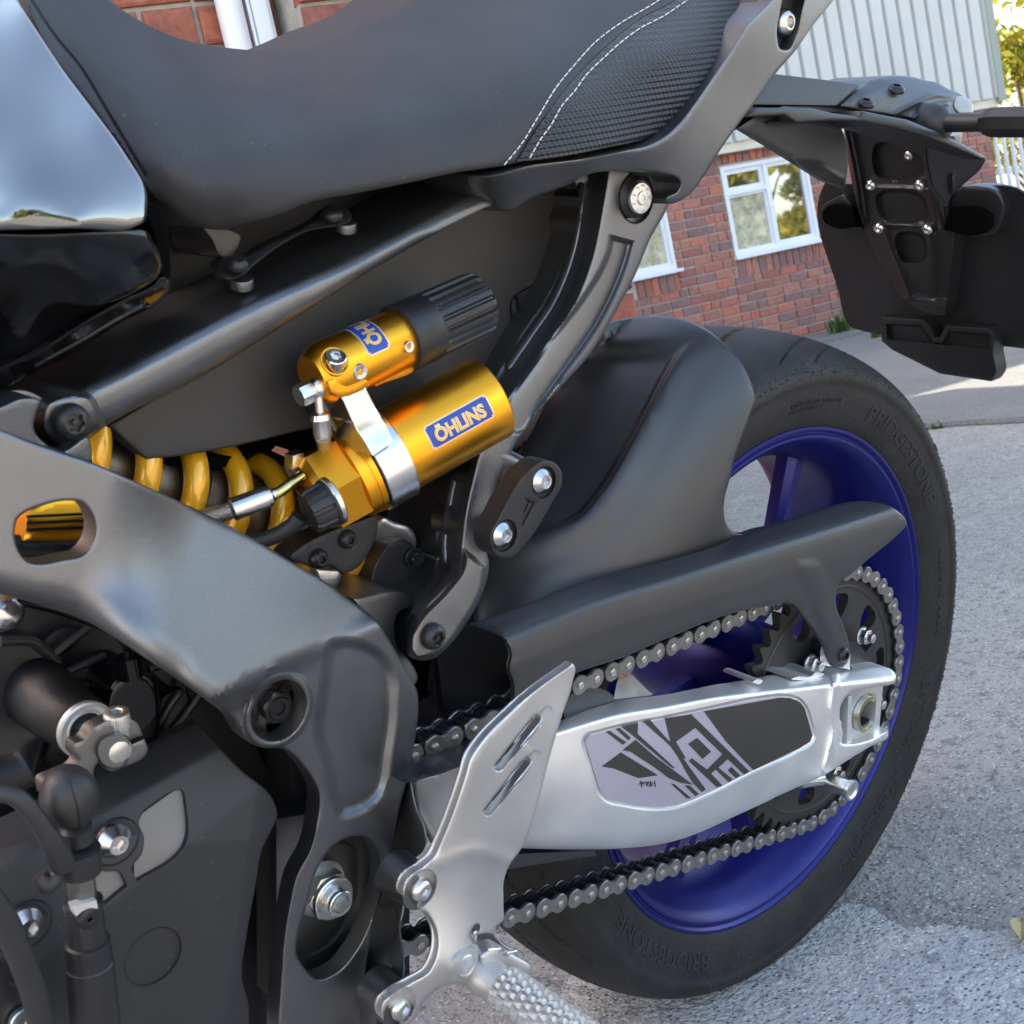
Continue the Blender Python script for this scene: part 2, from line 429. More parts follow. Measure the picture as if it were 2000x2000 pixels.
def text_data(s, res=3, bold=.0):
    """outline text as flat triangles in a unit box (0..1, 0..1); returns verts, faces, width/height"""
    c = bpy.data.curves.new("t", 'FONT'); c.body = s; c.resolution_u = res; c.offset = bold
    o = bpy.data.objects.new("t", c); COL.objects.link(o)
    me = bpy.data.meshes.new_from_object(o.evaluated_get(bpy.context.evaluated_depsgraph_get()))
    bpy.data.objects.remove(o); bpy.data.curves.remove(c)
    bm = bmesh.new(); bm.from_mesh(me); bmesh.ops.triangulate(bm, faces=bm.faces)
    for _ in range(3):
        long = [e for e in bm.edges if e.calc_length() > .12]
        if not long: break
        bmesh.ops.subdivide_edges(bm, edges=long, cuts=1); bmesh.ops.triangulate(bm, faces=[q for q in bm.faces if len(q.verts) > 3])
    bm.to_mesh(me); bm.free()
    v = np.array([p.co[:2] for p in me.vertices]); f = [tuple(p.vertices) for p in me.polygons]; bpy.data.meshes.remove(me)
    lo, hi = v.min(0), v.max(0); return (v - lo) / (hi - lo), f, (hi - lo)[0] / (hi - lo)[1]
def text_on(name, s, fn, m, parent, thick=None, bold=.0, flip=False):
    """text laid on a surface: fn(u, v) -> point; thick gives raised letters (offset vector fn(u,v,1))"""
    bpy.context.view_layer.update()
    v, f, asp = text_data(s, 3, bold)
    P = [fn(a, b, 0) for a, b in v]
    if thick:
        n = len(P); P += [fn(a, b, 1) for a, b in v]
        cnt = {}
        for q in f:
            for i in range(len(q)):
                e = tuple(sorted((q[i], q[(i + 1) % len(q)]))); cnt[e] = cnt.get(e, 0) + 1
        f = [tuple(i + n for i in q) for q in f] + [(a, b, b + n, a + n) for (a, b), c in cnt.items() if c == 1]
    return link(name, mesh(name, P, f, 0), m, parent)
# ================================================================== THE SETTING
def WRAY(px, py): return np.array([(px - 1000) / FPX, (py - 1000) / FPX, 1.0]) @ RW
def WG(px, py, z=0.):
    d = WRAY(px, py); t = (z - CW[2]) / d[2]; return CW + d * t
def tree_nodes(m): return m.node_tree.nodes, m.node_tree.links
def concrete(name, col, speck, dark, scale=1.):
    m = mat(name, col, .85); n, l = tree_nodes(m); b = n["Principled BSDF"]; tc = n.new("ShaderNodeTexCoord")
    def noise(s, d=4, r=.6):
        x = n.new("ShaderNodeTexNoise"); x.inputs["Scale"].default_value = s * scale; x.inputs["Detail"].default_value = d
        x.inputs["Roughness"].default_value = r; l.new(tc.outputs["Object"], x.inputs["Vector"]); return x
    def ramp(src, a, b_):
        r = n.new("ShaderNodeMapRange"); r.inputs[1].default_value = a; r.inputs[2].default_value = b_; l.new(src, r.inputs[0]); return r.outputs[0]
    def mixc(f, a, c2):
        x = n.new("ShaderNodeMix"); x.data_type = 'RGBA'; l.new(f, x.inputs[0])
        if isinstance(a, tuple): x.inputs[6].default_value = (*a, 1)
        else: l.new(a, x.inputs[6])
        x.inputs[7].default_value = (*c2, 1); return x.outputs[2]
    big = noise(1.3, 5); mid = noise(9, 6, .7); fine = noise(75, 5, .75); sp = noise(190, 2, .5)
    c = mixc(ramp(big.outputs[0], .4, .62), col, tuple(x * .82 for x in col))
    c = mixc(ramp(mid.outputs[0], .5, .75), c, tuple(x * 1.15 for x in col))
    c = mixc(ramp(fine.outputs[0], .52, .62), c, dark)
    v1 = n.new("ShaderNodeTexVoronoi"); v1.inputs["Scale"].default_value = 260 * scale; l.new(tc.outputs["Object"], v1.inputs["Vector"])
    hs = n.new("ShaderNodeSeparateColor"); l.new(v1.outputs["Color"], hs.inputs[0])
    mul = n.new("ShaderNodeMath"); mul.operation = 'MULTIPLY'
    l.new(ramp(v1.outputs["Distance"], .42, .28), mul.inputs[0]); l.new(ramp(hs.outputs[0], .70, .78), mul.inputs[1])
    c = mixc(mul.outputs[0], c, speck)
    mul2 = n.new("ShaderNodeMath"); mul2.operation = 'MULTIPLY'
    l.new(ramp(v1.outputs["Distance"], .45, .3), mul2.inputs[0]); l.new(ramp(hs.outputs[1], .74, .8), mul2.inputs[1])
    c = mixc(mul2.outputs[0], c, tuple(x * .55 for x in dark))
    l.new(c, b.inputs["Base Color"])
    bu = n.new("ShaderNodeBump"); bu.inputs["Strength"].default_value = .9; bu.inputs["Distance"].default_value = .006
    ad = n.new("ShaderNodeMath"); ad.operation = 'ADD'; l.new(fine.outputs[0], ad.inputs[0]); l.new(sp.outputs[0], ad.inputs[1])
    l.new(ad.outputs[0], bu.inputs["Height"]); l.new(bu.outputs[0], b.inputs["Normal"]); return m
concrete("yard_concrete", (.36, .335, .30), (.56, .54, .51), (.19, .178, .165), .8)
concrete("patch_concrete", (.56, .555, .535), (.70, .70, .68), (.29, .285, .275), .8)
concrete("slab_concrete", (.215, .205, .19), (.36, .36, .35), (.14, .135, .13))
g = mesh("ground", [(-200, -200, .009), (200, -200, .009), (200, 200, .009), (-200, 200, .009)], [(0, 1, 2, 3)], 0)
tag(link("ground", g, "yard_concrete"), kind="structure")
# smoother pale cement patch under the wheel, ragged edge
edge = [(1100, 2120), (1120, 1905), (1250, 1912), (1400, 1890), (1470, 1868), (1535, 1838), (1600, 1800), (1655, 1765), (1700, 1772), (1745, 1802), (1800, 1812), (1850, 1806), (1920, 1818), (2010, 1815), (2120, 1835), (2150, 2120)]
pts = spline(edge, True, 5); pts = pts + RNG.normal(0, 2.2, pts.shape)
pv = [WG(x, y, .013) for x, y in pts]
tag(link("concrete_patch", mesh("concrete_patch", pv, [tuple(range(len(pv)))], 0), "patch_concrete"), kind="structure")
# the slab further back stands a little proud: a worn step crosses the yard
WD = np.array([.96496, -.26239, 0]); ND = np.array([-.26239, -.96496, 0])
def slab(name, corners, h, m, bev=.012, z0=-.05):
    c = np.array(corners, float); n = len(c); ctr = c.mean(0); v = []; f = []
    e = [ctr + (p - ctr) * (1 - bev / np.linalg.norm(p - ctr)) for p in c]
    for ring, z in ((c, z0), (c, h - bev), (e, h)): v += [(p[0], p[1], z) for p in ring]
    for j in range(2):
        for i in range(n): b = (i + 1) % n; f.append((j*n+i, j*n+b, (j+1)*n+b, (j+1)*n+i))
    f.append(tuple(range(2*n, 3*n))); return tag(link(name, mesh(name, v, f, 0), m), kind="structure")
sv = []
for t in np.linspace(-1, 1, 60): sv.append((2.80 + .02 * math.sin(9 * t) + RNG.normal(0, .006), 1.2 + t * 5))
slab("yard_slab", sv + [(60, 6.2), (60, -3.8)], .026, "slab_concrete")
FW = np.array([7.051, 4.655, 0.])
def FP(s, z, o=0.): return FW + WD * s + ND * o + np.array([0, 0, z])
slab("footpath", [FP(-9, 0, .02)[:2], FP(2.1, 0, .02)[:2], FP(2.1, 0, .62)[:2], FP(-9, 0, .62)[:2]], .05, "slab_concrete")

# ------------------------------------------------------------------ bricks
def brickmat(name, cols, rough=.85):
    """cols picked per object; rough clay face"""
    m = mat(name, cols[0], rough); n, l = tree_nodes(m); b = n["Principled BSDF"]; tc = n.new("ShaderNodeTexCoord")
    oi = n.new("ShaderNodeObjectInfo"); cr = n.new("ShaderNodeValToRGB"); cr.color_ramp.interpolation = 'CONSTANT'
    el = cr.color_ramp.elements
    while len(el) < len(cols): el.new(.5)
    for i, c in enumerate(cols): el[i].position = i / len(cols); el[i].color = (*c, 1)
    l.new(oi.outputs["Random"], cr.inputs[0])
    no = n.new("ShaderNodeTexNoise"); no.inputs["Scale"].default_value = 45; no.inputs["Detail"].default_value = 7; no.inputs["Roughness"].default_value = .7
    geo = n.new("ShaderNodeNewGeometry"); l.new(geo.outputs["Position"], no.inputs["Vector"])
    mr = n.new("ShaderNodeMapRange"); mr.inputs[1].default_value = .3; mr.inputs[2].default_value = .7; mr.inputs[3].default_value = .6; mr.inputs[4].default_value = 1.35
    l.new(no.outputs[0], mr.inputs[0]); sc = n.new("ShaderNodeVectorMath"); sc.operation = 'SCALE'
    l.new(cr.outputs[0], sc.inputs[0]); l.new(mr.outputs[0], sc.inputs["Scale"]); l.new(sc.outputs[0], b.inputs["Base Color"])
    bu = n.new("ShaderNodeBump"); bu.inputs["Strength"].default_value = .8; bu.inputs["Distance"].default_value = .004
    l.new(no.outputs[0], bu.inputs["Height"]); l.new(bu.outputs[0], b.inputs["Normal"]); return m
brickmat("brick_orange", [(.42, .13, .065), (.34, .105, .06), (.29, .095, .06), (.42, .145, .08), (.24, .085, .065)])
brickmat("brick_red", [(.40, .145, .105), (.28, .14, .12), (.41, .175, .125), (.24, .13, .12), (.36, .15, .11), (.31, .125, .10), (.46, .155, .10), (.27, .145, .13)])
mat("mortar_near", (.38, .35, .3), .95, grain=(160, .9), vary=.25, vscale=30)
mat("mortar_far", (.46, .41, .36), .95, grain=(60, .5), vary=.2, vscale=8)
mat("white_upvc", (.78, .8, .82), .3, vary=.02)
mat("pipe_white", (.74, .74, .76), .35, vary=.04, vscale=9)
mat("gutter_cream", (.66, .6, .46), .45, vary=.05)
mat("cladding_pale", (.53, .525, .49), .45, .0, vary=.05, vscale=3)
mat("trim_olive", (.29, .31, .26), .5)
mat("galvanised", (.5, .52, .55), .4, .6, vary=.1)
mat("curtain", (.66, .62, .48), .9, vary=.35, vscale=11)
mat("bark", (.09, .07, .05), .9, grain=(40, .9), vary=.3)
mat("wall_pale", (.40, .35, .28), .8, vary=.06, vscale=2)
mat("blind_glass", (.50, .47, .34), .06, 0, vary=.5, vscale=14, coat=1.)
def glassmat():
    m = mat("window_glass", (.02, .025, .03), .02, 0, spec=1., coat=1.); m.node_tree.nodes["Principled BSDF"].inputs["IOR"].default_value = 2.3; return m
glassmat()
def brick_mesh(name, L, H, D, seed, jag=.0):
    """a worn brick: chamfered, slightly uneven; origin at the middle of its face (local x along, y out, z up)"""
    r = np.random.default_rng(seed); c = min(H * .07, .006); v = []
    for (y, i) in ((-D, 0), (-c, 0), (0, c)):
        for sx, sz in ((-1, -1), (1, -1), (1, 1), (-1, 1)):
            v.append((sx * (L / 2 - i) + r.normal(0, jag), y + r.normal(0, jag * .6), sz * (H / 2 - i) + r.normal(0, jag)))
    f = [(j*4+i, j*4+(i+1) % 4, (j+1)*4+(i+1) % 4, (j+1)*4+i) for j in (0, 1) for i in range(4)] + [(8, 9, 10, 11), (3, 2, 1, 0)]
    return mesh(name, v, f, 25)
def place(o, origin, s, z, out, proud=0.):
    p = origin + WD * s + ND * (out + proud) + np.array([0, 0, z])
    o.matrix_local = Matrix(((WD[0], ND[0], 0, p[0]), (WD[1], ND[1], 0, p[1]), (WD[2], ND[2], 1, p[2]), (0, 0, 0, 1)))
def wallbox(name, org, s0, s1, z0, z1, o0, o1, m, parent, bev=0):
    c = org + WD * (s0 + s1) / 2 + ND * (o0 + o1) / 2 + np.array([0, 0, (z0 + z1) / 2])
    v, f = box_data(c, s1 - s0, o1 - o0, z1 - z0, WD, ND, (0, 0, 1)); return link(name, mesh(name, v, f, 0), m, parent)
def lay_bricks(parent, org, s0, s1, z0, z1, L, H, J, out, m, skip, meshes, individual=None, stuff=None, phase=0, cuts=None):
    n = 0; row = 0; z = z0
    while z + H <= z1 + 1e-6:
        s = s0 - ((row + phase) % 2) * (L + J) / 2; r = random.Random(row * 31 + 5 + phase)
        while s < s1 - .004:
            Lb = L if r.random() > .3 else L / 2 - J / 2
            a, b = max(s, s0), min(s + Lb, s1)
            for c0, c1 in (cuts(z + H / 2) if cuts else ()):
                if a < c0 < b: b = c0 - J
                elif c0 <= a < c1: a = c1 + J
            if b - a > .012 and not skip((a + b) / 2, z + H / 2, a, b):
                proud = r.uniform(-.003, .003) * (L / .15)
                if individual is None or individual((a + b) / 2, z + H / 2):
                    key = round(b - a, 3)
                    if key not in meshes: meshes[key] = [brick_mesh("brick", b - a, H, .03, 7 * len(meshes) + q, .0012) for q in range(3)]
                    o = link("brick", meshes[key][r.randrange(3)], m, parent); place(o, org, (a + b) / 2, z + H / 2, out, proud); n += 1
                elif stuff is not None:
                    c = org + WD * (a + b) / 2 + ND * (out - .015 + proud) + np.array([0, 0, z + H / 2]); stuff.append(box_data(c, b - a, .03, H, WD, ND))
            s += Lb + J
        z += H + J; row += 1
    return n

# ------------------------------------------------------------------ near building: brick wall with a pier, its shade covers the bike
NP = np.array([.2553, .6440, 0.]); NP = NP + 0
near = tag(empty("brick_workshop", tuple(NP + WD * -3)), "weathered orange brick wall and pier standing right behind the motorcycle seat", "building")
near_inv = lambda o: o
HN = 2.86; DN = 3.84
def nb(name, s0, s1, z0, z1, o0, o1, m): 
    o = wallbox(name, NP - np.array([*(NP + WD * -3)[:2], 0]) , s0, s1, z0, z1, o0, o1, m, near); return o
ORG_N = NP - np.array([*(NP + WD * -3)[:2], 0])
nb("wall", -8, -.034, 0, HN, -.135, -.118, "mortar_near"); nb("wall", -8, .40, 0, HN, -DN, -.136, "mortar_near")
nb("pier", -.033, .396, 0, HN, -.135, -.012, "mortar_near")
mm = {}
st = []
lay_bricks(near, ORG_N, -.62, -.036, .04, 1.45, .15, .0525, .0075, -.108, "brick_orange", lambda s, z, a, b: False, mm, phase=1)
lay_bricks(near, ORG_N, -.033, .403, .056, 1.35, .150, .0525, .0075, 0., "brick_orange", lambda s, z, a, b: False, mm)
lay_bricks(near, ORG_N, -.62, -.036, 1.45, HN, .15, .0525, .0075, -.108, "brick_orange", lambda s, z, a, b: False, mm, individual=lambda s, z: False, stuff=st)
lay_bricks(near, ORG_N, -.033, .403, 1.35, HN, .15, .0525, .0075, 0, "brick_orange", lambda s, z, a, b: False, mm, individual=lambda s, z: False, stuff=st)
lay_bricks(near, ORG_N, -2.6, -.62, .04, HN, .15, .0525, .0075, -.108, "brick_orange", lambda s, z, a, b: False, mm, individual=lambda s, z: False, stuff=st)
v, f = join(st); tag(link("brickwork", mesh("brickwork", v, f, 0), "brick_orange", near), kind="stuff")
# end wall of the pier (its bricks return round the corner)
for k in range(22):
    z = .056 + k * .06 + .026
    o = link("brick", brick_mesh("brick", .1, .0525, .02, k, .0012), "brick_orange", near)
    p = ORG_N + WD * .4035 + ND * (-.055) + np.array([0, 0, z])
    o.matrix_local = Matrix(((ND[0], WD[0], 0, p[0]), (ND[1], WD[1], 0, p[1]), (0, 0, 1, p[2]), (0, 0, 0, 1)))
def wallcyl(name, s, o, r, z0, z1, m, parent=None):
    p = NP + WD * s + ND * o; v, f = lathe_data((p[0], p[1], z0), (0, 0, 1), [(0, r), (z1 - z0, r)], 24); return link(name, mesh(name, v, f, 40), m, parent)
dp = tag(empty("drainpipe", tuple(NP + WD * -.109)), "round white plastic drainpipe running down the brick wall behind the seat", "drainpipe")
o = wallcyl("pipe", -.109, -.086, .0190, 0, 2.8, "pipe_white"); o.parent = dp; o.matrix_parent_inverse = Matrix.Translation(-dp.location)
for zc in (.5, 1.9):
    o = wallcyl("bracket", -.109, -.087, .0225, zc, zc + .03, "pipe_white"); o.parent = dp; o.matrix_parent_inverse = Matrix.Translation(-dp.location)
tr = tag(empty("cable_trunking", tuple(NP + WD * -.067)), "pale bluish square trunking strip fixed beside the round drainpipe", "trunking")
ORG_T = ORG_N + np.array([*(NP + WD * -3)[:2], 0]) - np.array([*(NP + WD * -.067)[:2], 0])
wallbox("cover", ORG_T, -.079, -.057, 0, 2.8, -.108, -.078, "white_upvc", tr)
wallbox("lip", ORG_T, -.0845, -.080, 0, 2.8, -.108, -.083, "white_upvc", tr)
wallbox("lip", ORG_T, -.056, -.0495, 0, 2.8, -.108, -.086, "white_upvc", tr)

# ------------------------------------------------------------------ far building: brick ground floor, windows, pale ribbed cladding above
far = tag(empty("brick_unit", tuple(FW)), "red brick unit with white windows and pale ribbed cladding across the yard", "building")
Z0 = np.zeros(3)
HF = 5.06; CS1 = 1.887; SE = 1.778
fb = lambda nm, s0, s1, z0, z1, o0, o1, m: wallbox(nm, Z0, s0, s1, z0, z1, o0, o1, m, far)
W2 = (-.781, -.025, .714, 1.335); W1 = (-2.05, -1.279, .72, 1.335)
fb("wall", -9, W1[0], 0, 1.5, -4, -.012, "mortar_far"); fb("wall", W1[1], W2[0], 0, 1.5, -4, -.012, "mortar_far"); fb("wall", W2[1], SE - .004, 0, 1.5, -4, -.012, "mortar_far")
for w_ in (W1, W2):
    fb("wall", w_[0], w_[1], 0, w_[2], -4, -.0125, "mortar_far"); fb("wall", w_[0], w_[1], w_[3], 1.5, -4, -.0125, "mortar_far"); fb("wall", w_[0], w_[1], w_[2], w_[3], -4, -.4, "mortar_far")
def sk(s, z, a, b): return z > 1.352
wcut = lambda z: [(w_[0] + .0, w_[1] - .0) for w_ in (W1, W2)] if .555 < z < 1.42 else []
mf = {}; st = []
seen = lambda s, z: (-1.5 < s < .12) or (s > 1.4 and z > .7)
lay_bricks(far, Z0, -2.4, SE, .004, 1.41, .148, .0545, .010, 0, "brick_red", sk, mf, individual=seen, stuff=st, cuts=wcut)
lay_bricks(far, Z0, -9, -2.4, .004, 1.41, .148, .0545, .010, 0, "brick_red", lambda *a: False, mf, individual=lambda s, z: False, stuff=st)
v, f = join(st); tag(link("brickwork", mesh("brickwork", v, f, 0), "brick_red", far), kind="stuff")
sm = [brick_mesh("brick", .051, .125, .03, q + 90, .001) for q in range(3)]; sm2 = [brick_mesh("brick", .051, .062, .03, q + 95, .001) for q in range(3)]
for w_ in (W1, W2):     # soldier courses under each sill
    s = w_[0] + .03
    while s < w_[1]:
        if s > -1.62 or w_ is W2:
            o = link("brick", random.choice(sm), "brick_red", far); place(o, Z0, s, .628, 0, random.uniform(-.002, .003))
        s += .0605
s = -1.15
while s < .15:          # course on edge below the gutter
    o = link("brick", random.choice(sm2), "brick_red", far); place(o, Z0, s, 1.384, 0, random.uniform(-.002, .003)); s += .0605
def pane(s0, s1, z0, z1, gm, parent, o=-.02, sash=.022):
    """one light: sash bars round a glass pane"""
    for a in ((s0, s0 + sash, z0, z1), (s1 - sash, s1, z0, z1), (s0 + sash, s1 - sash, z0, z0 + sash), (s0 + sash, s1 - sash, z1 - sash, z1)):
        wallbox("sash", Z0, *a, o - .03, o + .004, "white_upvc", parent)
    return wallbox("pane", Z0, s0 + sash, s1 - sash, z0 + sash, z1 - sash, o - .02, o - .012, gm, parent)
def window(w_, mull, trans, right="window_glass"):
    s0, s1, z0, z1 = w_; t = .026
    fr = link("window", mesh("window", *join([box_data(FP(0, 0, 0) * 0 + WD * (a + b) / 2 + ND * -.03 + np.array([0, 0, (c + d) / 2]), b - a, .06, d - c, WD, ND)
              for a, b, c, d in ((s0, s0 + t, z0, z1), (s1 - t, s1, z0, z1), (s0 + t, s1 - t, z0, z0 + t), (s0 + t, s1 - t, z1 - t, z1), (mull - .012, mull + .012, z0 + t, z1 - t), (s0 + t, mull - .012, trans - .012, trans + .012))]), 0), "white_upvc", far)
    pane(s0 + t, mull - .012, trans + .012, z1 - t, "window_glass", fr, sash=.03); pane(s0 + t, mull - .012, z0 + t, trans - .012, "blind_glass", fr, sash=.018); pane(mull + .012, s1 - t, z0 + t, z1 - t, right, fr, sash=.026)
    wallbox("sill", Z0, s0 - .015, s1 + .03, z0 - .024, z0 - .001, -.03, .035, "white_upvc", fr)
window(W2, -.406, 1.148); window(W1, -1.68, 1.148, "blind_glass")
# something pale leans inside, up against the glass of the left lights
for s0, s1, z0, z1 in ((-.735, -.435, .76, 1.12), (-1.98, -1.70, .77, 1.12), (-1.65, -1.33, .765, 1.29)):
    n = 14; v = []
    for i in range(n + 1):
        s = s0 + (s1 - s0) * i / n
        for z in (z0, z1): v.append(WD * s + ND * (-.045 + .004 * math.sin(i * .9)) + np.array([0, 0, z]))
    link("curtain", mesh("curtain", v, [(2*i, 2*i+2, 2*i+3, 2*i+1) for i in range(n)], 0), "curtain", far)
fb("gutter", -9, CS1 - .06, 1.418, 1.497, .002, .075, "gutter_cream"); fb("soffit", -9, CS1 - .09, 1.499, 1.54, -.2, .055, "trim_olive")
per = .137; s = -3.0; k = 0
while s < CS1 - .08:
    v = []; f = []; s1 = min(s + per * 7, CS1 - .078); q = s
    prof = []
    while q < s1 - 1e-6:
        for a, o_ in ((0, 0), (.098, 0), (.104, -.03), (.126, -.03), (.133, 0)):
            if q + a <= s1: prof.append((q + a, o_))
        q += per
    prof.append((s1, 0))
    for a, o_ in prof:
        for z in (1.482, HF): v.append(WD * a + ND * (.10 + o_ + .002 * (k % 2)) + np.array([0, 0, z]))
    f = [(2*i, 2*i+2, 2*i+3, 2*i+1) for i in range(len(prof) - 1)]
    link("cladding_sheet", mesh("cladding_sheet", v, f, 0), "cladding_pale", far); s = s1; k += 1
fb("upper_wall", -9, -3.0, 1.5, HF, -4, .088, "cladding_pale"); fb("upper_wall", -3.0, CS1 - .08, 1.55, HF, -4, .06, "cladding_pale")
fb("corner_trim", CS1 - .077, CS1, 1.45, HF, -4, .11, "trim_olive"); fb("roof_edge", -9.1, CS1 + .05, HF, HF + .06, -4.1, .16, "trim_olive")
fb("brick_return", SE - .003, SE, 0, 1.45, -4, -.005, "brick_red")

# ------------------------------------------------------------------ palisade fence, trees, weeds
fence = tag(empty("palisade_fence", tuple(FW + WD * 1.9 - ND * .6)), "grey steel palisade fence beside the end of the brick unit", "fence")
for i in range(26):
    s = .02 + i * .092; c0 = WD * s; h = 1.22
    v = [c0 + WD * a + ND * o + np.array([0, 0, z]) for z in (.02, h) for a, o in ((-.026, 0), (-.01, .014), (.01, .014), (.026, 0), (.01, .008), (-.01, .008))]
    v += [c0 + ND * .006 + np.array([0, 0, h + .07])]
    f = [(i_, (i_ + 1) % 6, (i_ + 1) % 6 + 6, i_ + 6) for i_ in range(6)] + [(6 + i_, 6 + (i_ + 1) % 6, 12) for i_ in range(6)]
    link("pale", mesh("pale", v, f, 0), "galvanised", fence)
for z in (.25, .95):
    v, f = box_data(WD * 1.2 + ND * -.02 + np.array([0, 0, z]), 2.5, .03, .045, WD, ND); link("rail", mesh("rail", v, f, 0), "galvanised", fence)
def leafmat(name, cols):
    m = mat(name, cols[0], .5); n, l = tree_nodes(m); b = n["Principled BSDF"]
    geo = n.new("ShaderNodeNewGeometry"); cr = n.new("ShaderNodeValToRGB"); el = cr.color_ramp.elements
    while len(el) < len(cols): el.new(.5)
    for i, c in enumerate(cols): el[i].position = i / (len(cols) - 1); el[i].color = (*c, 1)
    l.new(geo.outputs["Random Per Island"], cr.inputs[0]); l.new(cr.outputs[0], b.inputs["Base Color"])
    tb = n.new("ShaderNodeBsdfTranslucent"); l.new(cr.outputs[0], tb.inputs[0]); mx = n.new("ShaderNodeMixShader"); mx.inputs[0].default_value = .5
    out = n["Material Output"]; l.new(b.outputs[0], mx.inputs[1]); l.new(tb.outputs[0], mx.inputs[2]); l.new(mx.outputs[0], out.inputs[0]); return m
leafmat("leaf_yellow", [(.32, .31, .035), (.42, .38, .05), (.20, .24, .03), (.48, .40, .07)])
leafmat("leaf_green", [(.10, .14, .03), (.17, .19, .04), (.07, .10, .025), (.22, .21, .05)])
leafmat("leaf_weed", [(.07, .13, .03), (.12, .19, .05), (.05, .09, .025)])
def leaves(centres, n, size, rng):
    V = []; F = []
    for c, r in centres:
        for _ in range(int(n)):
            d = rng.normal(size=3); d /= np.linalg.norm(d); p = np.array(c) + d * np.array(r) * rng.random() ** .45
            a = rng.normal(size=3); a /= np.linalg.norm(a); b = np.cross(a, rng.normal(size=3)); b /= np.linalg.norm(b); s = size * rng.uniform(.6, 1.3)
            k = len(V); V += [p - a * s, p + b * s * .45, p + a * s, p - b * s * .45]; F.append((k, k + 1, k + 2, k + 3))
    return V, F
def tree(name, label, x, y, h, r, m, seed, clumps=26, per_=240, size=.09, group=None, low=.3):
    rng = np.random.default_rng(seed); t = tag(empty(name, (x, y, 0)), label, "tree", group)
    parts = [tube_data([(0, 0, 0), (.05, .03, h * .35), (.02, -.04, h * .7), (.08, .02, h * .92)], lambda q: .02 * h * (1 - .8 * q) + .01, 10)]
    cen = []
    for i in range(clumps):
        a = rng.uniform(0, 2 * math.pi); zz = h * rng.uniform(low, 1); rr = r * math.sqrt(max(.05, 1 - ((zz / h - .62) / .45) ** 2)) * rng.uniform(.35, 1)
        c = (rr * math.cos(a), rr * math.sin(a), zz); q = r * rng.uniform(.16, .32); cen.append((c, (q, q, q * .7)))
        if i % 2 == 0: parts.append(tube_data([(0, 0, zz * .6), (c[0] * .5, c[1] * .5, zz * .85), c], lambda q: .012 * h * (1 - .8 * q) * .5 + .004, 6))
    link("trunk", mesh("trunk", *join(parts), 40), "bark", t); link("crown", mesh("crown", *leaves(cen, per_, size, rng), 0), m, t); return t
tree("ash_tree", "sunlit yellow green tree showing past the cladding corner at the right edge", 14.9, 5.75, 4.6, 1.75, "leaf_yellow", 3, 46, 260, .075)
tree("birch_tree", "thin leafy tree low behind the palisade fence", 13.6, 6.35, 2.2, 1.0, "leaf_yellow", 4, 26, 220, .06, low=.1)
for i, (x, y, h_, lb) in enumerate(((12.6, -15.2, 5.0, "broad yellow green tree mirrored in the right-hand window glass"), (15.2, -15.8, 5.6, "tall yellow tree mirrored behind the mullion of the right-hand window"), (18.4, -16.4, 5.2, "yellow green tree at the far end of the boundary row"), (9.6, -16.2, 4.6, "green tree nearest the pale rendered unit"))):
    tree("boundary_tree", lb, x, y, h_, 2.6, "leaf_green" if i == 3 else "leaf_yellow", 20 + i, 34, 260, .15, "trees along the yard boundary", .05)
def weed(label, p, h, n, seed):
    rng = np.random.default_rng(seed); V = []; F = []
    for i in range(n):
        a = rng.uniform(0, 2 * math.pi); b = rng.uniform(.2, 1.1); L = h * rng.uniform(.5, 1.1); w = L * .09; prev = None; d = np.array([math.cos(a), math.sin(a), 0]); sd_ = np.array([-d[1], d[0], 0])
        base = np.array([rng.normal(0, h * .25), rng.normal(0, h * .25), 0])
        for j in range(4):
            t = j / 3; c = base + d * L * b * t * .6 + np.array([0, 0, L * (t - .35 * b * t * t)]); ww = w * (1 - t) * (1 + 2 * t) + .0005
            V += [c - sd_ * ww, c + sd_ * ww]
            if j: k = len(V) - 4; F.append((k, k + 1, k + 3, k + 2))
    o = link("weed", mesh("weed", V, F, 0), "leaf_weed"); o.location = p; return tag(o, label, "weed")
pw = WG(1645, 648, .05); weed("leafy green weed at the foot of the brick wall left of the number plate", (pw[0], pw[1], .05), .14, 90, 1)
pw = WG(1832, 842); weed("small tuft of grass growing in the step across the yard", (pw[0], pw[1], 0), .035, 40, 2)
pw = WG(1712, 660, .05); weed("low weed beside the footpath behind the tail bracket", (pw[0], pw[1], .05), .06, 40, 3)
lp = WG(1995, 1822, .015); v = []
for t in np.linspace(0, 1, 7):
    w_ = .009 * math.sin(math.pi * t) + .0005; c = np.array([.045 * (t - .5), 0, .006 * math.sin(3 * t)]); v += [c + np.array([0, w_, .004]), c, c + np.array([0, -w_, .004])]
o = link("dry_leaf", mesh("dry_leaf", v, [q for i in range(6) for q in ((3*i, 3*i+1, 3*i+4, 3*i+3), (3*i+1, 3*i+2, 3*i+5, 3*i+4))], 30), mat("leaf_dry", (.42, .32, .14), .7)); o.location = lp; o.rotation_euler = (.1, .1, .5)
tag(o, "curled dry tan leaf lying on the concrete at the right edge", "leaf")
# pale unit across the yard behind the viewpoint, in full sun
back = tag(empty("pale_unit", (-5, -17, 0)), "pale rendered unit in sun across the yard behind the viewpoint", "building")
v, f = box_data((0, -2, 1.6), 13, 4, 3.2); link("wall", mesh("wall", v, f, 0), "wall_pale", back)
v, f = box_data((0, -2, 3.26), 13.4, 4.4, .12); link("roof", mesh("roof", v, f, 0), "trim_olive", back)
for x in (-4, -1, 2):
    v, f = box_data((x, .011, 1.5), 1.4, .02, 1.1); link("window", mesh("window", v, f, 0), "window_glass", back)
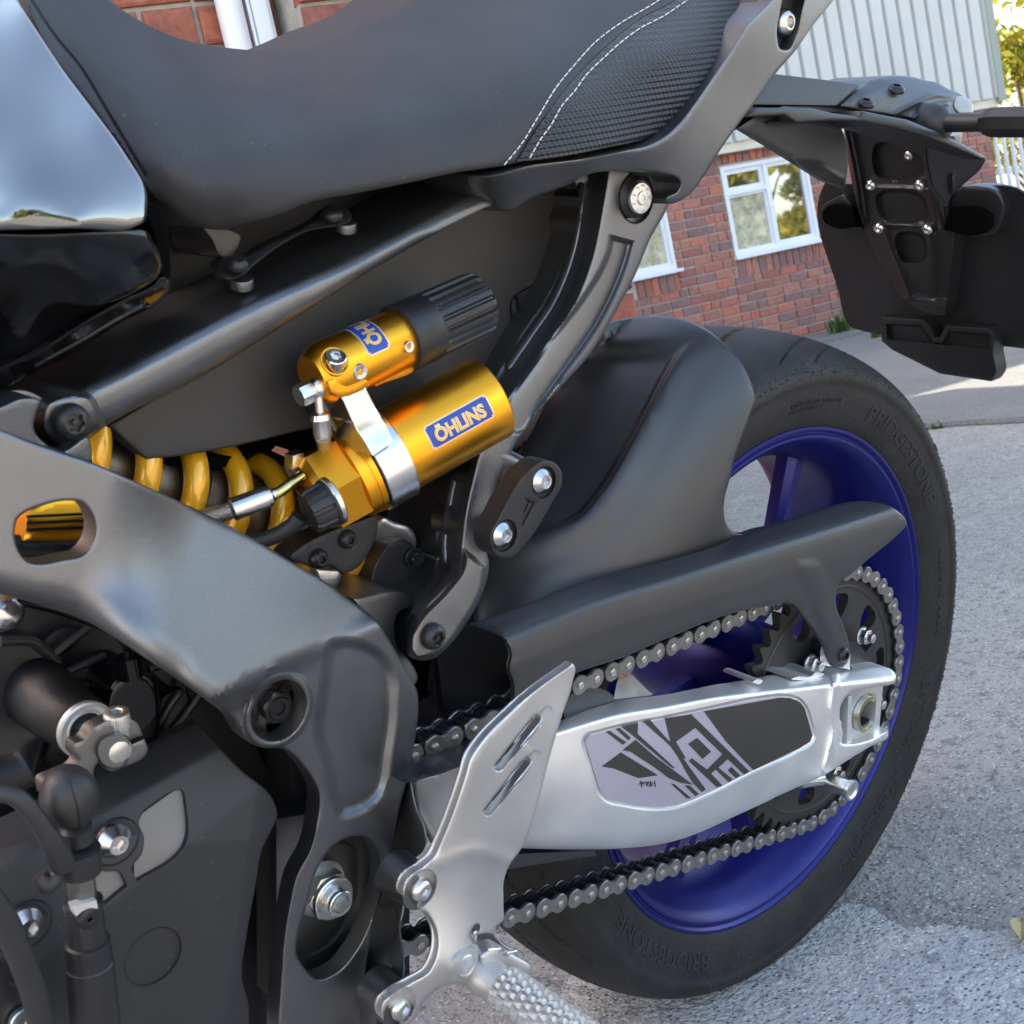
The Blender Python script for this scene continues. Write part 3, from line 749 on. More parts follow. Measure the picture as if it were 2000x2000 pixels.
# ================================================================== THE MOTORCYCLE (own axes: x to the rear, y away from the viewer, z up; leaning on its stand)
HC = .3176159
bike = tag(empty("motorcycle"), "dark grey and black naked motorcycle with gold rear shock and blue wheel", "motorcycle")
bike.rotation_euler = (LEAN, 0, 0)
def part(name, parent=None): return empty(name, parent=parent or bike)
def planeX(k, c):
    """depth function on the tilted plane x + k z = c (for pieces that run across the bike)"""
    def f(px, py):
        d = RAY(px, py); t = (c - CL[0] - k * CL[2]) / (d[..., 0] + k * d[..., 2]); return CL[0] + d[..., 0] * t
    return f
def circ(cx, cy, rx, ry=None, n=20, rot=0.):
    ry = ry or rx; a = np.arange(n) / n * 2 * math.pi; c, s = math.cos(rot), math.sin(rot)
    return [(cx + rx * math.cos(t) * c - ry * math.sin(t) * s, cy + rx * math.cos(t) * s + ry * math.sin(t) * c) for t in a]
def face_circ(px, py, dep, rm, n=24):
    """photo outline of a circle of radius rm metres facing the side"""
    P = UN(px, py, dep); out = []
    for i in range(n):
        t = 2 * math.pi * i / n; q = RL @ (P + np.array([rm * math.cos(t), 0, rm * math.sin(t)]) - CL); out.append((1000 + FPX * q[0] / q[2], 1000 + FPX * q[1] / q[2]))
    return out

# ---------------------------------------------------------------- rear wheel
wheel = part("rear_wheel"); WC = Vector((0, 0, HC))
def torus_mesh(name, prof, seg, disp=None, smooth=40):
    n = len(prof); th = np.arange(seg) / seg * 2 * np.pi
    y = np.repeat(np.array([p[0] for p in prof])[None], seg, 0); r = np.repeat(np.array([p[1] for p in prof])[None], seg, 0)
    T_ = np.repeat(th[:, None], n, 1)
    if disp: r = r - disp(y, r, T_)
    v = np.stack([r * np.cos(T_), y, HC + r * np.sin(T_)], -1).reshape(-1, 3)
    f = [(i*n+j, i*n+j+1, ((i+1) % seg)*n+j+1, ((i+1) % seg)*n+j) for i in range(seg) for j in range(n - 1)]
    return mesh(name, v, f, smooth)
side = [(-.070, .2265), (-.0765, .229), (-.080, .2325), (-.0835, .2395), (-.0870, .249), (-.0890, .257), (-.0898, .2645), (-.0902, .268), (-.0912, .2695), (-.0918, .272)]
tread = [(-.0918 * math.cos(t), .2725 + .0330 * math.sin(t)) for t in np.linspace(.06, math.pi / 2, 44)]
tp = side + tread; tp = tp + [(-y, r) for y, r in tp[::-1][1:]]
def grooves(y, r, th):
    u = np.abs(y) / .0918; s = np.sign(y) + 0.; d = np.zeros_like(y); on = (r > .2735)
    for per, ph, a, b, lo, hi, w in ((2*np.pi/9, 0., .85, -.2, .06, .80, .010), (2*np.pi/9, .30, .62, .1, .30, .88, .009), (2*np.pi/9, .12, .7, 0., .62, .93, .008)):
        c = ph + a * u + b * u * u + np.where(s > 0, .22, 0)
        q = (th - c + per / 2) % per - per / 2
        fade = smooth01((u - lo) / .06) * smooth01((hi - u) / .08)
        d += .0055 * fade * np.clip(1 - (q / w) ** 4, 0, 1)
    return np.where(on, np.minimum(d, .0055), 0)
link("tyre", torus_mesh("tyre", tp, 1500, grooves, 50), "tyre_rubber", wheel)
rimp = [(-.069, .2275), (-.0765, .2312), (-.0787, .2300), (-.0789, .2275), (-.0770, .2258), (-.0755, .2248), (-.0755, .2238), (-.0772, .2226), (-.0774, .2205), (-.0745, .2165), (-.067, .2125), (-.055, .205), (-.04, .1985), (.0, .197), (.04, .1985), (.055, .205), (.067, .2125), (.0748, .218), (.0788, .2262), (.0785, .230), (.069, .2275)]
rim = link("rim", torus_mesh("rim", rimp, 220, None, 30), "rim_blue", wheel)
for k in range(5):
    for sgn in (-1, 1):
        a0 = math.radians(46 + 72 * k); a1 = a0 + sgn * math.radians(17); a2 = a0 + sgn * math.radians(5)
        pts = [(.045 * math.cos(a2), -.015, HC + .045 * math.sin(a2)), (.10 * math.cos(a2 * .6 + a1 * .4), -.022, HC + .10 * math.sin(a2 * .6 + a1 * .4)), (.205 * math.cos(a1), -.02, HC + .205 * math.sin(a1))]
        V = []; F = []
        for i, p in enumerate(pts):
            p = Vector(p); rad = Vector((p.x, 0, p.z - HC)).normalized(); tn = Vector((-rad.z, 0, rad.x)); w = (.011, .0075, .012)[i]; dp_ = (.026, .018, .024)[i]
            for a, b in ((-1, -.5), (-.45, -1), (.45, -1), (1, -.5), (1, .6), (.4, 1), (-.4, 1), (-1, .6)): V.append(p + tn * w * a + Vector((0, dp_ * b * .5, 0)))
        for i in range(2):
            for j in range(8): F.append((i*8+j, i*8+(j+1) % 8, (i+1)*8+(j+1) % 8, (i+1)*8+j))
        link("spoke", mesh("spoke", V, F, 40), "rim_blue", wheel)
lathe("hub", WC + Vector((0, -.085, 0)), (0, 1, 0), [(0, .03), (.01, .046), (.06, .05), (.13, .05), (.16, .04)], "rim_blue", wheel, 40)
def sidewall(y_r):
    rr = [p[1] for p in side]; yy = [p[0] for p in side]; return float(np.interp(y_r, rr, yy))
def tyre_text(s, a0, a1, r0, r1, m="tyre_letter", th=.00045, bold=.0):
    def fn(u, v, k):
        a = math.radians(a0 + (a1 - a0) * u); r = r0 + (r1 - r0) * v
        return (r * math.cos(a), sidewall(r) - .0002 - (th if k else 0), HC + r * math.sin(a))
    text_on("lettering", s, fn, m, wheel, True, bold)
def wang(px, py, y=-.088):
    p = U(px, py, y); return math.degrees(math.atan2(p.z - HC, p.x)), math.hypot(p.x, p.z - HC)
tyre_text("BRIDGESTONE", wang(1697, 812)[0], wang(1812, 990)[0], .2445, .2585, bold=.01)
tyre_text("MADE IN JAPAN", wang(1817, 1090)[0], wang(1822, 1245)[0], .249, .2545)
tyre_text("BATTLAX", wang(1815, 1330)[0], wang(1772, 1460)[0], .2455, .2575, bold=.01)
tyre_text("HYPERSPORT", wang(1755, 1500)[0], wang(1640, 1690)[0], .2455, .2575, bold=.01)
tyre_text("BRIDGESTONE", wang(1385, 1872)[0], wang(1225, 1770)[0], .2445, .2585, bold=.01)
tyre_text("REINFORCED  TUBELESS", wang(1545, 805)[0], wang(1640, 793)[0], .2525, .256, th=.0004)
tyre_text("180/55ZR17", wang(1545, 818)[0], wang(1608, 805)[0], .247, .2505, th=.0004)
# rubber crumbs rolled up on the shoulder of the tread
pil = []
for _ in range(650):
    th_ = RNG.uniform(-.9, 2.3); q_ = RNG.beta(4, 5) * .45 + .05; y_ = -.0918 * math.cos(q_); r_ = .2725 + .0330 * math.sin(q_)
    c_ = Vector((r_ * math.cos(th_), y_, HC + r_ * math.sin(th_))); n_ = Vector((math.cos(th_) * .6, -.8, math.sin(th_) * .6)).normalized(); s_ = RNG.uniform(.0004, .0012)
    t_ = Vector((-math.sin(th_), RNG.normal(0, .6), math.cos(th_))).normalized(); b_2 = n_.cross(t_)
    L_ = RNG.uniform(1, 2.6); pil.append(([c_ - t_ * s_ * L_, c_ + b_2 * s_ * .6, c_ + t_ * s_ * L_, c_ - b_2 * s_ * .6, c_ + n_ * s_ * 1.1], [(0, 1, 4), (1, 2, 4), (2, 3, 4), (3, 0, 4)]))
tag(link("rubber_crumbs", mesh("rubber_crumbs", *join(pil), 0), "tyre_letter", wheel), kind="stuff")

# ---------------------------------------------------------------- sprocket, carrier
def flat2d(name, loops, y0, y1, m, parent, smooth=30):
    """plate in the x-z plane from closed loops (first outer, others holes), local coordinates round the axle"""
    L = [np.array(l) for l in loops]; V2 = np.concatenate(L); cons = []; k = 0
    for l in L: cons += [(k + i, k + (i + 1) % len(l)) for i in range(len(l))]; k += len(l)
    r = delaunay_2d_cdt([Vector(p) for p in V2], cons, [], 0, 1e-7); V = np.array([tuple(p) for p in r[0]]); T = np.array([t for t in r[2] if len(t) == 3]); c = V[T].mean(1)
    ok = inside(c, L[0])
    for l in L[1:]: ok &= ~inside(c, l)
    T = T[ok]; n = len(V); e = np.sort(np.concatenate([T[:, [0, 1]], T[:, [1, 2]], T[:, [2, 0]]]), 1); ue, cn = np.unique(e, axis=0, return_counts=True)
    v = [(p[0], y0, p[1]) for p in V] + [(p[0], y1, p[1]) for p in V]
    f = [tuple(t) for t in T] + [tuple(t[::-1] + n) for t in T] + [(a, b, b + n, a + n) for a, b in ue[cn == 1]]
    return link(name, mesh(name, v, f, smooth), m, parent)
PITCH = .015875; NT = 45; RP = PITCH / (2 * math.sin(math.pi / NT)); PH0 = math.radians(69.629)
teeth = []
for i in range(NT):
    c = PH0 + 2 * math.pi * (i + .5) / NT
    for da, r in ((-.5, RP - .0048), (-.33, RP - .0035), (-.17, RP + .0022), (-.06, RP + .0058), (.06, RP + .0058), (.17, RP + .0022), (.33, RP - .0035)):
        a = c + da * 2 * math.pi / NT; teeth.append((r * math.cos(a), HC + r * math.sin(a)))
def arcslot(a0, a1, r0, r1, n=9):
    a = np.linspace(a0, a1, n); return [(r1 * math.cos(t), HC + r1 * math.sin(t)) for t in a] + [(r0 * math.cos(t), HC + r0 * math.sin(t)) for t in a[::-1]]
def win(a, w0, w1, r0, r1):   # rounded lightening window
    o = [];
    for t in np.linspace(0, 2 * math.pi, 18, endpoint=False):
        rr = (r0 + r1) / 2 + (r1 - r0) / 2 * math.sin(t); w = w0 + (w1 - w0) * (rr - r0) / (r1 - r0); ct = math.cos(t); aa = a + w * math.copysign(abs(ct) ** .6, ct)
        o.append((rr * math.cos(aa), HC + rr * math.sin(aa)))
    return o
holes = [win(math.radians(40 + 36 * k), .1, .17, .072, .095) for k in range(10)] + [[(.048 * math.cos(t), HC + .048 * math.sin(t)) for t in np.linspace(0, 2*math.pi, 40, endpoint=False)]]
sp = flat2d("sprocket", [teeth] + holes, -.1235, -.1155, "sprocket", wheel)
lathe("sprocket_ring", Vector((0, -.1245, HC)), (0, 1, 0), [(0, .1015), (.0006, .1025), (.002, .1025), (.002, .0985), (.0006, .0985), (0, .0995), (0, .1015)], "sprocket", wheel, 90, close=False)
flat2d("sprocket_carrier", [[((.056 + .012 * (math.cos(5 * t) > .55)) * math.cos(t + .4), HC + (.056 + .012 * (math.cos(5 * t) > .55)) * math.sin(t + .4)) for t in np.linspace(0, 2*math.pi, 120, endpoint=False)],
       [(.03 * math.cos(t), HC + .03 * math.sin(t)) for t in np.linspace(0, 2*math.pi, 30, endpoint=False)]], -.134, -.1236, "black_satin", wheel)
lathe("carrier_boss", Vector((0, -.15, HC)), (0, 1, 0), [(0, .018), (0, .03), (.006, .034), (.04, .042)], "black_satin", wheel, 40)
for k in range(5):
    a = math.radians(53 + 72 * k); p = Vector((.064 * math.cos(a), -.1342, HC + .064 * math.sin(a)))
    v, f = lathe_data(p, (0, -1, 0), [(0, .0078), (.001, .0078), (.0012, .0068, 'hex'), (.007, .0068, 'hex'), (.0075, .0055), (.0075, .004), (.012, .004), (.0125, .003)], 24, .3); link("carrier_nut", mesh("carrier_nut", v, f, 30), "zinc", wheel)

# ---------------------------------------------------------------- drive chain, link by link
chain = part("drive_chain"); YC = -.1195
lowp = [[-0.36818, 0.29914], [-0.35289, 0.29485], [-0.3376, 0.29058], [-0.32231, 0.28632], [-0.30701, 0.28208], [-0.29171, 0.27785], [-0.2764, 0.27364], [-0.26109, 0.26944], [-0.24578, 0.26525], [-0.23046, 0.26108], [-0.21514, 0.25692], [-0.19982, 0.25277], [-0.18449, 0.24864], [-0.16915, 0.24453], [-0.15382, 0.24043], [-0.13848, 0.23634], [-0.12313, 0.23226], [-0.10778, 0.2282], [-0.09243, 0.22416], [-0.07707, 0.22012], [-0.06171, 0.21611], [-0.04635, 0.2121]]
upp = [[-0.27799, 0.44504], [-0.26213, 0.44421], [-0.24628, 0.44338], [-0.23043, 0.44254], [-0.21457, 0.4417], [-0.19872, 0.44085], [-0.18287, 0.44], [-0.16702, 0.43915], [-0.15116, 0.43829], [-0.13531, 0.43743], [-0.11946, 0.43656], [-0.10361, 0.43569], [-0.08776, 0.43481]]
pins = {}
for j, p in enumerate(lowp): pins[23 + (21 - j)] = np.array(p)
d = np.array(lowp[0]) - np.array(lowp[1])
for j in range(1, 8): pins[44 + j] = np.array(lowp[0]) + d * j
for j, p in enumerate(upp): pins[-8 - (12 - j)] = np.array(p)
d = np.array([-.01575, .0012])
for j in range(1, 13): pins[-20 - j] = np.array(upp[0]) + d * j + np.array([0, -.00004 * j * j])
for k in range(-2, 22): a = PH0 - k * 2 * math.pi / NT; pins[k] = np.array([RP * math.cos(a), HC + RP * math.sin(a)])
for k in range(-7, -2): t = (k + 8) / 6; pins[k] = pins[-8] * (1 - t) + pins[-2] * t
a22 = PH0 - 22 * 2 * math.pi / NT; pins[22] = (np.array([RP * math.cos(a22), HC + RP * math.sin(a22)]) + (pins[21] + pins[23]) / 2) / 2
def plate_loop(y0, y1, R=.0073, waist=.0046, h=PITCH / 2):
    o = []
    for t in np.linspace(math.radians(40), math.radians(320), 15): o.append((-h - R * math.cos(t) * -1 * -1, R * math.sin(t)))
    o = [(-h + R * math.cos(t), R * math.sin(t)) for t in np.linspace(math.radians(42), math.radians(318), 13)] + [(0, -waist)] + [(h + R * math.cos(t), R * math.sin(t)) for t in np.linspace(math.radians(222), math.radians(498), 13)] + [(0, waist)]
    n = len(o); b = .0005; c = [(x * .985, z * .93) for x, z in o]
    v = [(x, y0 + b, z) for x, z in o] + [(x, y1, z) for x, z in o] + [(x, y0, z) for x, z in c]
    f = [(i, (i+1) % n, n+(i+1) % n, n+i) for i in range(n)] + [(i, (i+1) % n, 2*n+(i+1) % n, 2*n+i) for i in range(n)]
    # caps as fans round the two eyes
    for base in (2*n, n):
        f.append(tuple(base + i for i in range(0, 13)) + (base + n - 1, ) if False else tuple(base + i for i in list(range(0, 14)) + [n - 1])); f.append(tuple(base + i for i in range(13, 28)))
    return v, f
def cyl_y(x, y0, y1, r, seg=12, dome=0):
    pr = [(0, r), (y1 - y0 - dome, r)] + ([(y1 - y0, r * .75)] if dome else []); return lathe_data((x, y1, 0), (0, -1, 0), pr, seg)
h = PITCH / 2
outer_v, outer_f = join([plate_loop(-.0088, -.0068), plate_loop(.0068, .0088)])
outer_me = mesh("outer_link", outer_v, outer_f, 35); outer_me.materials.append(M["chain_plate"]); outer_me.materials.append(M["chain_pin"])
bmv = len(outer_me.vertices)
v, f = join([(outer_v, outer_f), cyl_y(-h, -.0102, .010, .0026, 12, .0004), cyl_y(h, -.0102, .010, .0026, 12, .0004)])
outer_me = mesh("outer_link", v, f, 35); outer_me.materials.append(M["chain_plate"]); outer_me.materials.append(M["chain_pin"])
for p in outer_me.polygons:
    if min(p.vertices) >= bmv: p.material_index = 1
v, f = join([plate_loop(-.0064, -.0044, .0070, .0046), plate_loop(.0044, .0064, .0070, .0046), cyl_y(-h, -.0044, .0044, .0051), cyl_y(h, -.0044, .0044, .0051),
             lathe_data((-h, -.0064, 0), (0, -1, 0), [(0, .0045), (.0005, .0045)], 12), lathe_data((h, -.0064, 0), (0, -1, 0), [(0, .0045), (.0005, .0045)], 12)])
inner_me = mesh("inner_link", v, f, 35); inner_me.materials.append(M["chain_inner"])
ks = sorted(pins)
for k in ks:
    if k + 1 not in pins: continue
    a, b = pins[k], pins[k + 1]; c = (a + b) / 2; th = math.atan2((b - a)[1], (b - a)[0])
    me = outer_me if k % 2 else inner_me
    o = bpy.data.objects.new("outer_link" if k % 2 else "inner_link", me); COL.objects.link(o); o.parent = chain
    o.matrix_local = Matrix.Translation((c[0], YC, c[1])) @ Matrix.Rotation(-th, 4, 'Y')

# ---------------------------------------------------------------- hugger and chain guard
def revolve_dep(r0, R, ymax):
    def f(px, py):
        d = RAY(px, py); ys = np.linspace(-.125, .03, 120); out = np.full(np.shape(px), .03); prev = None; done = np.zeros(np.shape(px), bool)
        for y in ys:
            t = (y - CL[1]) / d[..., 1]; P = CL + d * t[..., None]; r = np.hypot(P[..., 0], P[..., 2] - HC)
            g = y + ymax * np.sqrt(np.clip(1 - (np.clip(r - r0, 0, None) / (R - r0)) ** 2, 0, 1))
            if prev is not None:
                hit = (g >= 0) & ~done; w = np.where(hit, -prev / np.where(g - prev == 0, 1, g - prev), 0); out = np.where(hit, y - (ys[1] - ys[0]) * (1 - np.clip(w, 0, 1)), out); done |= hit
            prev = g
        return out
    return f
hug_rev = revolve_dep(.225, .345, .1105)
hug_line = [(980, 1060), (1060, 1035), (1130, 1005), (1170, 960), (1225, 870), (1262, 800), (1295, 735), (1322, 690), (1350, 662)]
hug_crease = crest(hug_line, [0, 0], [(0, .003), (40, .008), (120, .016), (400, .016)], [(0, 0), (10, -.002), (60, 0), (400, 0)], 4)
hug_dep = lambda x, y: np.minimum(hug_rev(x, y), .03) + np.where(np.asarray(y, float) > 650, 1, 0) * hug_crease(x, y) * smooth01((np.asarray(y, float) - 655) / 60)
hug = relief("rear_hugger", [(1168, 640), (1200, 628), (1250, 619), (1300, 618), (1336, 624), (1380, 643), (1420, 676), (1452, 712), (1470, 752), (1476, 778), (1468, 803), (1452, 846), (1434, 897), (1425, 937), (1416, 970), (1414, 1006), (1423, 1031), (1440, 1041), (1480, 1032), (1530, 1030), (1560, 1060, 1), (1400, 1120), (1200, 1190), (1060, 1260, 1), (930, 1260, 1), (925, 1150), (930, 1060), (985, 960), (1040, 850), (1090, 745)],
    hug_dep if True else [(1168, 645, -.035), (1250, 622, .0), (1300, 622, .005), (1336, 628, -.005), (1380, 648, -.03), (1420, 680, -.055), (1452, 716, -.075), (1472, 765, -.088), (1240, 690, -.06), (1300, 700, -.068), (1380, 740, -.082), (1440, 800, -.09), (1180, 720, -.06), (1310, 800, -.092), (1250, 850, -.096), (1390, 880, -.098), (1330, 950, -.1), (1220, 950, -.1), (1180, 1020, -.102), (1290, 1040, -.103), (1415, 1000, -.102),
     (1150, 720, -.052), (1090, 850, -.055), (1180, 850, -.066), (1150, 960, -.072), (1060, 1000, -.06), (1000, 1060, -.06), (1110, 1080, -.095), (1000, 1150, -.085), (1200, 1150, -.107), (1400, 1090, -.108), (1520, 1050, -.108), (940, 1240, -.09)],
    0, "guard_plastic", bike, r=7, step=11, thick=.003, smooth=60, ridges=[(hug_line, 0, 4)])
cg_line = [(955, 1262), (984, 1251), (1053, 1223), (1143, 1187), (1300, 1140), (1481, 1083), (1662, 1027), (1752, 998), (1785, 986)]
cg_dep = crest(cg_line, [-.133, -.134, -.136, -.139, -.141, -.143, -.144], [(0, 0), (8, .002), (22, .010), (45, .024), (70, .033), (150, .05)], [(0, 0), (12, -.002), (50, -.005), (150, -.009), (300, -.012)], 4)
cg_old = lambda: tps([(921, 1221, -.104), (1053, 1175, -.105), (1143, 1139, -.105), (1300, 1099, -.106), (1409, 1067, -.107), (1525, 1022, -.108), (1684, 980, -.112), (1735, 986, -.118), (984, 1250, -.134), (1143, 1187, -.136), (1300, 1140, -.138), (1481, 1083, -.140), (1662, 1027, -.142), (1752, 998, -.143),
    (990, 1268, -.1375), (1143, 1200, -.1395), (1300, 1155, -.1415), (1481, 1100, -.143), (1662, 1048, -.145), (1769, 1020, -.146), (1000, 1380, -.141), (1129, 1313, -.1425), (1300, 1248, -.144), (1445, 1194, -.146), (1640, 1120, -.147), (1640, 1290, -.152), (1600, 1220, -.15)])
relief("chain_guard", [(921, 1221, 1), (1053, 1175), (1143, 1139), (1300, 1099), (1409, 1067), (1481, 1035), (1525, 1022), (1590, 1002), (1684, 980), (1731, 986), (1749, 995), (1771, 1022), (1749, 1048), (1717, 1075), (1691, 1096), (1662, 1122), (1638, 1140), (1632, 1165), (1637, 1198), (1648, 1223), (1656, 1250), (1659, 1285), (1647, 1303), (1636, 1306), (1626, 1301), (1617, 1281), (1610, 1260), (1593, 1236), (1577, 1215), (1561, 1194), (1549, 1181), (1537, 1177), (1512, 1182), (1445, 1194), (1300, 1248), (1216, 1284), (1129, 1313), (1060, 1346), (1002, 1385, 1), (1003, 1336), (994, 1305), (999, 1280), (984, 1248), (962, 1237)],
    cg_dep, 0, "guard_plastic", bike, r=3, step=9, thick=.003,
    bumps=[([(1560, 1090), (1600, 1092), (1628, 1150), (1634, 1200), (1655, 1260), (1640, 1300), (1622, 1296), (1600, 1240), (1578, 1180)], .0014, 22)], ridges=[(cg_line, 0, 4)])
bolt("guard_bolt", 1647, 1279, -.154, 15, "black_bolt", bike, 'dome', 'hex', .55)
# inner leg of the guard and the dark tunnel the chain runs through
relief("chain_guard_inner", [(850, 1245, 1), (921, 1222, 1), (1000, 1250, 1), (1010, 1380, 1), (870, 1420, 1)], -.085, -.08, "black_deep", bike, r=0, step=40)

# ---------------------------------------------------------------- swingarm
sa_dep = tps([(800, 1610, -.125), (1000, 1500, -.146), (1100, 1550, -.15), (1300, 1500, -.156), (1500, 1430, -.161), (1600, 1400, -.163), (1700, 1320, -.166), (1000, 1640, -.14), (1300, 1620, -.151), (1480, 1560, -.157), (1150, 1400, -.146), (1300, 1370, -.15), (1500, 1335, -.156), (1080, 1440, -.145)])
decal_out = [(1143, 1447), (1150, 1438), (1170, 1432), (1230, 1417), (1300, 1404), (1391, 1385), (1487, 1366), (1530, 1362), (1558, 1368), (1572, 1385), (1580, 1410), (1587, 1437), (1583, 1448), (1560, 1463), (1470, 1505), (1380, 1550), (1320, 1573), (1270, 1576), (1220, 1569), (1185, 1560), (1172, 1545), (1163, 1515), (1150, 1475)]
_o = spline(decal_out, True, 14); _e = np.roll(_o, -1, 0) - np.roll(_o, 1, 0); _n = np.c_[-_e[:, 1], _e[:, 0]] / np.linalg.norm(_e, axis=1)[:, None]
recess = [tuple(p) for p in _o + _n * 7.5 * (-1 if inside(_o[:1] + _n[:1] * .5, _o)[0] else 1)]
sa_flat = sa_dep
sa_line = [(1000, 1462), (1104, 1428), (1200, 1400), (1300, 1383), (1391, 1366), (1474, 1356), (1560, 1347), (1640, 1338), (1749, 1327)]
sa_edge = crest(sa_line, [0, 0], [(0, 0), (5, .002), (30, .019), (60, .03)], [(0, 0), (400, 0)], 3)
sa_dep = lambda x, y: sa_flat(x, y) + sa_edge(x, y)
sa = relief("swingarm", [(800, 1520, 1), (900, 1470), (1000, 1430), (1104, 1405), (1143, 1387), (1198, 1371), (1300, 1357), (1391, 1340), (1474, 1331), (1503, 1320), (1554, 1325), (1619, 1316), (1662, 1309), (1724, 1302), (1742, 1308), (1750, 1320), (1749, 1331), (1713, 1341, 1), (1654, 1359), (1643, 1375), (1640, 1405), (1646, 1432), (1644, 1452), (1659, 1453), (1713, 1438), (1735, 1425, 1), (1735, 1437), (1698, 1459), (1662, 1481), (1631, 1501), (1604, 1517), (1554, 1539), (1445, 1590), (1336, 1637), (1300, 1647), (1216, 1657), (1107, 1659), (1024, 1657), (845, 1652, 1), (810, 1590, 1)],
    sa_dep, -.132, "silver_brushed", bike, r=16, step=9, ridges=[(sa_line, 0, 3)], rmap=[(1000, 1430, 6), (1200, 1371, 6), (1500, 1322, 6), (1740, 1310, 5), (1713, 1341, 5), (1643, 1400, 7), (1690, 1440, 5), (1735, 1430, 4), (1640, 1500, 8), (1500, 1560, 26), (1300, 1647, 34), (1100, 1659, 30), (900, 1655, 20)],
    bumps=[(recess, -.0022, 5), ([(1616, 1300), (1636, 1300), (1640, 1340), (1634, 1380), (1634, 1440), (1636, 1480), (1628, 1510), (1608, 1515), (1612, 1470), (1622, 1430), (1618, 1380), (1622, 1340)], .0022, 6)])
def decal(pts, off, m, name="decal", parent=sa):
    f = lambda x, y: sa_dep(x, y) + .0022 - off
    return relief(name, [(*p[:2], 1) for p in pts] if len(pts[0]) == 2 else pts, f, 0, m, parent, r=0, step=30, thick=.0002)
relief("decal", decal_out, lambda x, y: sa_dep(x, y) + .0022 - .0006, 0, "decal_lilac", sa, r=0, step=30, thick=.0002)
D1 = .0009
decal(E3((985, 345), (1560, 242), (1640, 246), (1710, 275), (1745, 320), (1775, 430), (1805, 530), (1785, 575), (1700, 625), (1360, 790), (1340, 770), (1150, 570)), D1, "decal_dark")
decal(E3((935, 360), (970, 350), (1330, 785), (1300, 800), (1250, 745)), D1, "decal_dark") if False else None
decal(E3((690, 398), (890, 368), (1330, 800), (1290, 825), (1165, 705), (1095, 770), (1205, 860), (1170, 880), (1075, 785), (1040, 815), (1125, 905), (1085, 920), (1010, 850), (870, 720), (895, 700), (1010, 785), (1125, 670), (920, 470), (775, 575), (850, 700), (830, 700), (800, 690), (740, 600)), D1, "decal_dark")
decal(E3((868, 592), (935, 545), (1040, 650), (975, 705)), D1, "decal_dark")
decal(E3((1165, 790), (1195, 765), (1260, 830), (1225, 850)), D1, "decal_dark")
decal(E3((530, 425), (580, 412), (770, 620), (880, 770), (1000, 935), (970, 955), (905, 890), (850, 800), (790, 690), (735, 610)), D1, "decal_dark")
decal(E3((370, 640), (470, 560), (620, 690), (770, 800), (905, 900), (810, 885), (720, 850), (600, 760), (430, 650)), D1, "decal_dark")
decal(E3((365, 462), (488, 432), (485, 515), (770, 775), (740, 770), (470, 545)), D1, "decal_dark")
decal(E3((215, 762), (360, 655), (640, 828), (490, 850), (300, 775)), D1, "decal_dark")
decal(E3((245, 500), (275, 493), (400, 578), (375, 598)), D1, "decal_dark"); decal(E3((320, 478), (348, 470), (435, 545), (415, 565)), D1, "decal_dark")
decal(E3((735, 890), (765, 895), (890, 1000), (855, 1003)), D1, "decal_dark"); decal(E3((840, 905), (880, 905), (950, 970), (920, 985)), D1, "decal_dark")
decal(E3((905, 850), (1030, 940), (1000, 955), (900, 900)), D1, "decal_dark") if False else None
def strokes(segs, w, off, m):
    for a, b in segs:
        a, b = np.array(a, float), np.array(b, float); t = (b - a) / np.linalg.norm(b - a); nn = np.array([-t[1], t[0]]) * w / 2
        decal([tuple(a + nn), tuple(b + nn), tuple(b - nn), tuple(a - nn)], off, m, "lettering")
strokes([(E3(p)[0], E3(q)[0]) for p, q in (((498, 895), (535, 882)), ((510, 872), (518, 918)), ((535, 882), (528, 900)), ((540, 884), (570, 878)), ((570, 878), (553, 905)), ((550, 893), (562, 910)), ((585, 872), (575, 915)), ((597, 885), (588, 915)), ((612, 870), (620, 915)))], 1.7, .0012, "print_black")
# axle block in the fork of the arm
blk = relief("axle_block", [(1646, 1352, 1), (1712, 1336, 1), (1716, 1420, 1), (1707, 1440, 1), (1650, 1455, 1)], -.155, -.13, "silver_satin", bike, r=2, step=10, holes=[face_circ(1686, 1392, -.155, .0112)], hole_r=1)
relief("block_edge", [(1657, 1360, 1), (1664, 1358, 1), (1663, 1450, 1), (1654, 1453, 1)], -.163, -.15, "silver_brushed", bike, r=1, step=14)
relief("block_edge", [(1714, 1340, 1), (1725, 1338, 1), (1716, 1436, 1), (1706, 1440, 1)], -.163, -.15, "silver_brushed", bike, r=1, step=14)
P = U(1686, 1392, -.1555); lathe("axle_washer", P, (0, -1, 0), [(0, .0158), (.004, .0158), (.0046, .0150), (.0046, .0118), (.002, .0108), (-.02, .0108)], "zinc", bike, 40, close=False)
lathe("axle_bore", P, (0, -1, 0), [(.0018, .0107), (-.04, .0105), (-.0405, .002)], "gunmetal_dark", bike, 30, close=False)
lathe("bore_shade_disc", P, (0, -1, 0), [(-.02, .0104), (-.0195, .0104), (-.0195, .001)], "black_deep", bike, 30)  # black disc painted as the shade deep in the bore
lathe("axle_ring", P, (0, -1, 0), [(.0042, .0156), (.0052, .0156), (.0052, .0128), (.0042, .0128)], "brass_pale", bike, 40, close=False)
v, f = lathe_data(U(1640, 1409, -.153), (1, 0, -.05), [(-.004, .0035), (.004, .0035), (.004, .006, 'hex'), (.0095, .006, 'hex'), (.010, .005)], 24); link("adjuster_bolt", mesh("adjuster_bolt", v, f, 30), "zinc", bike)
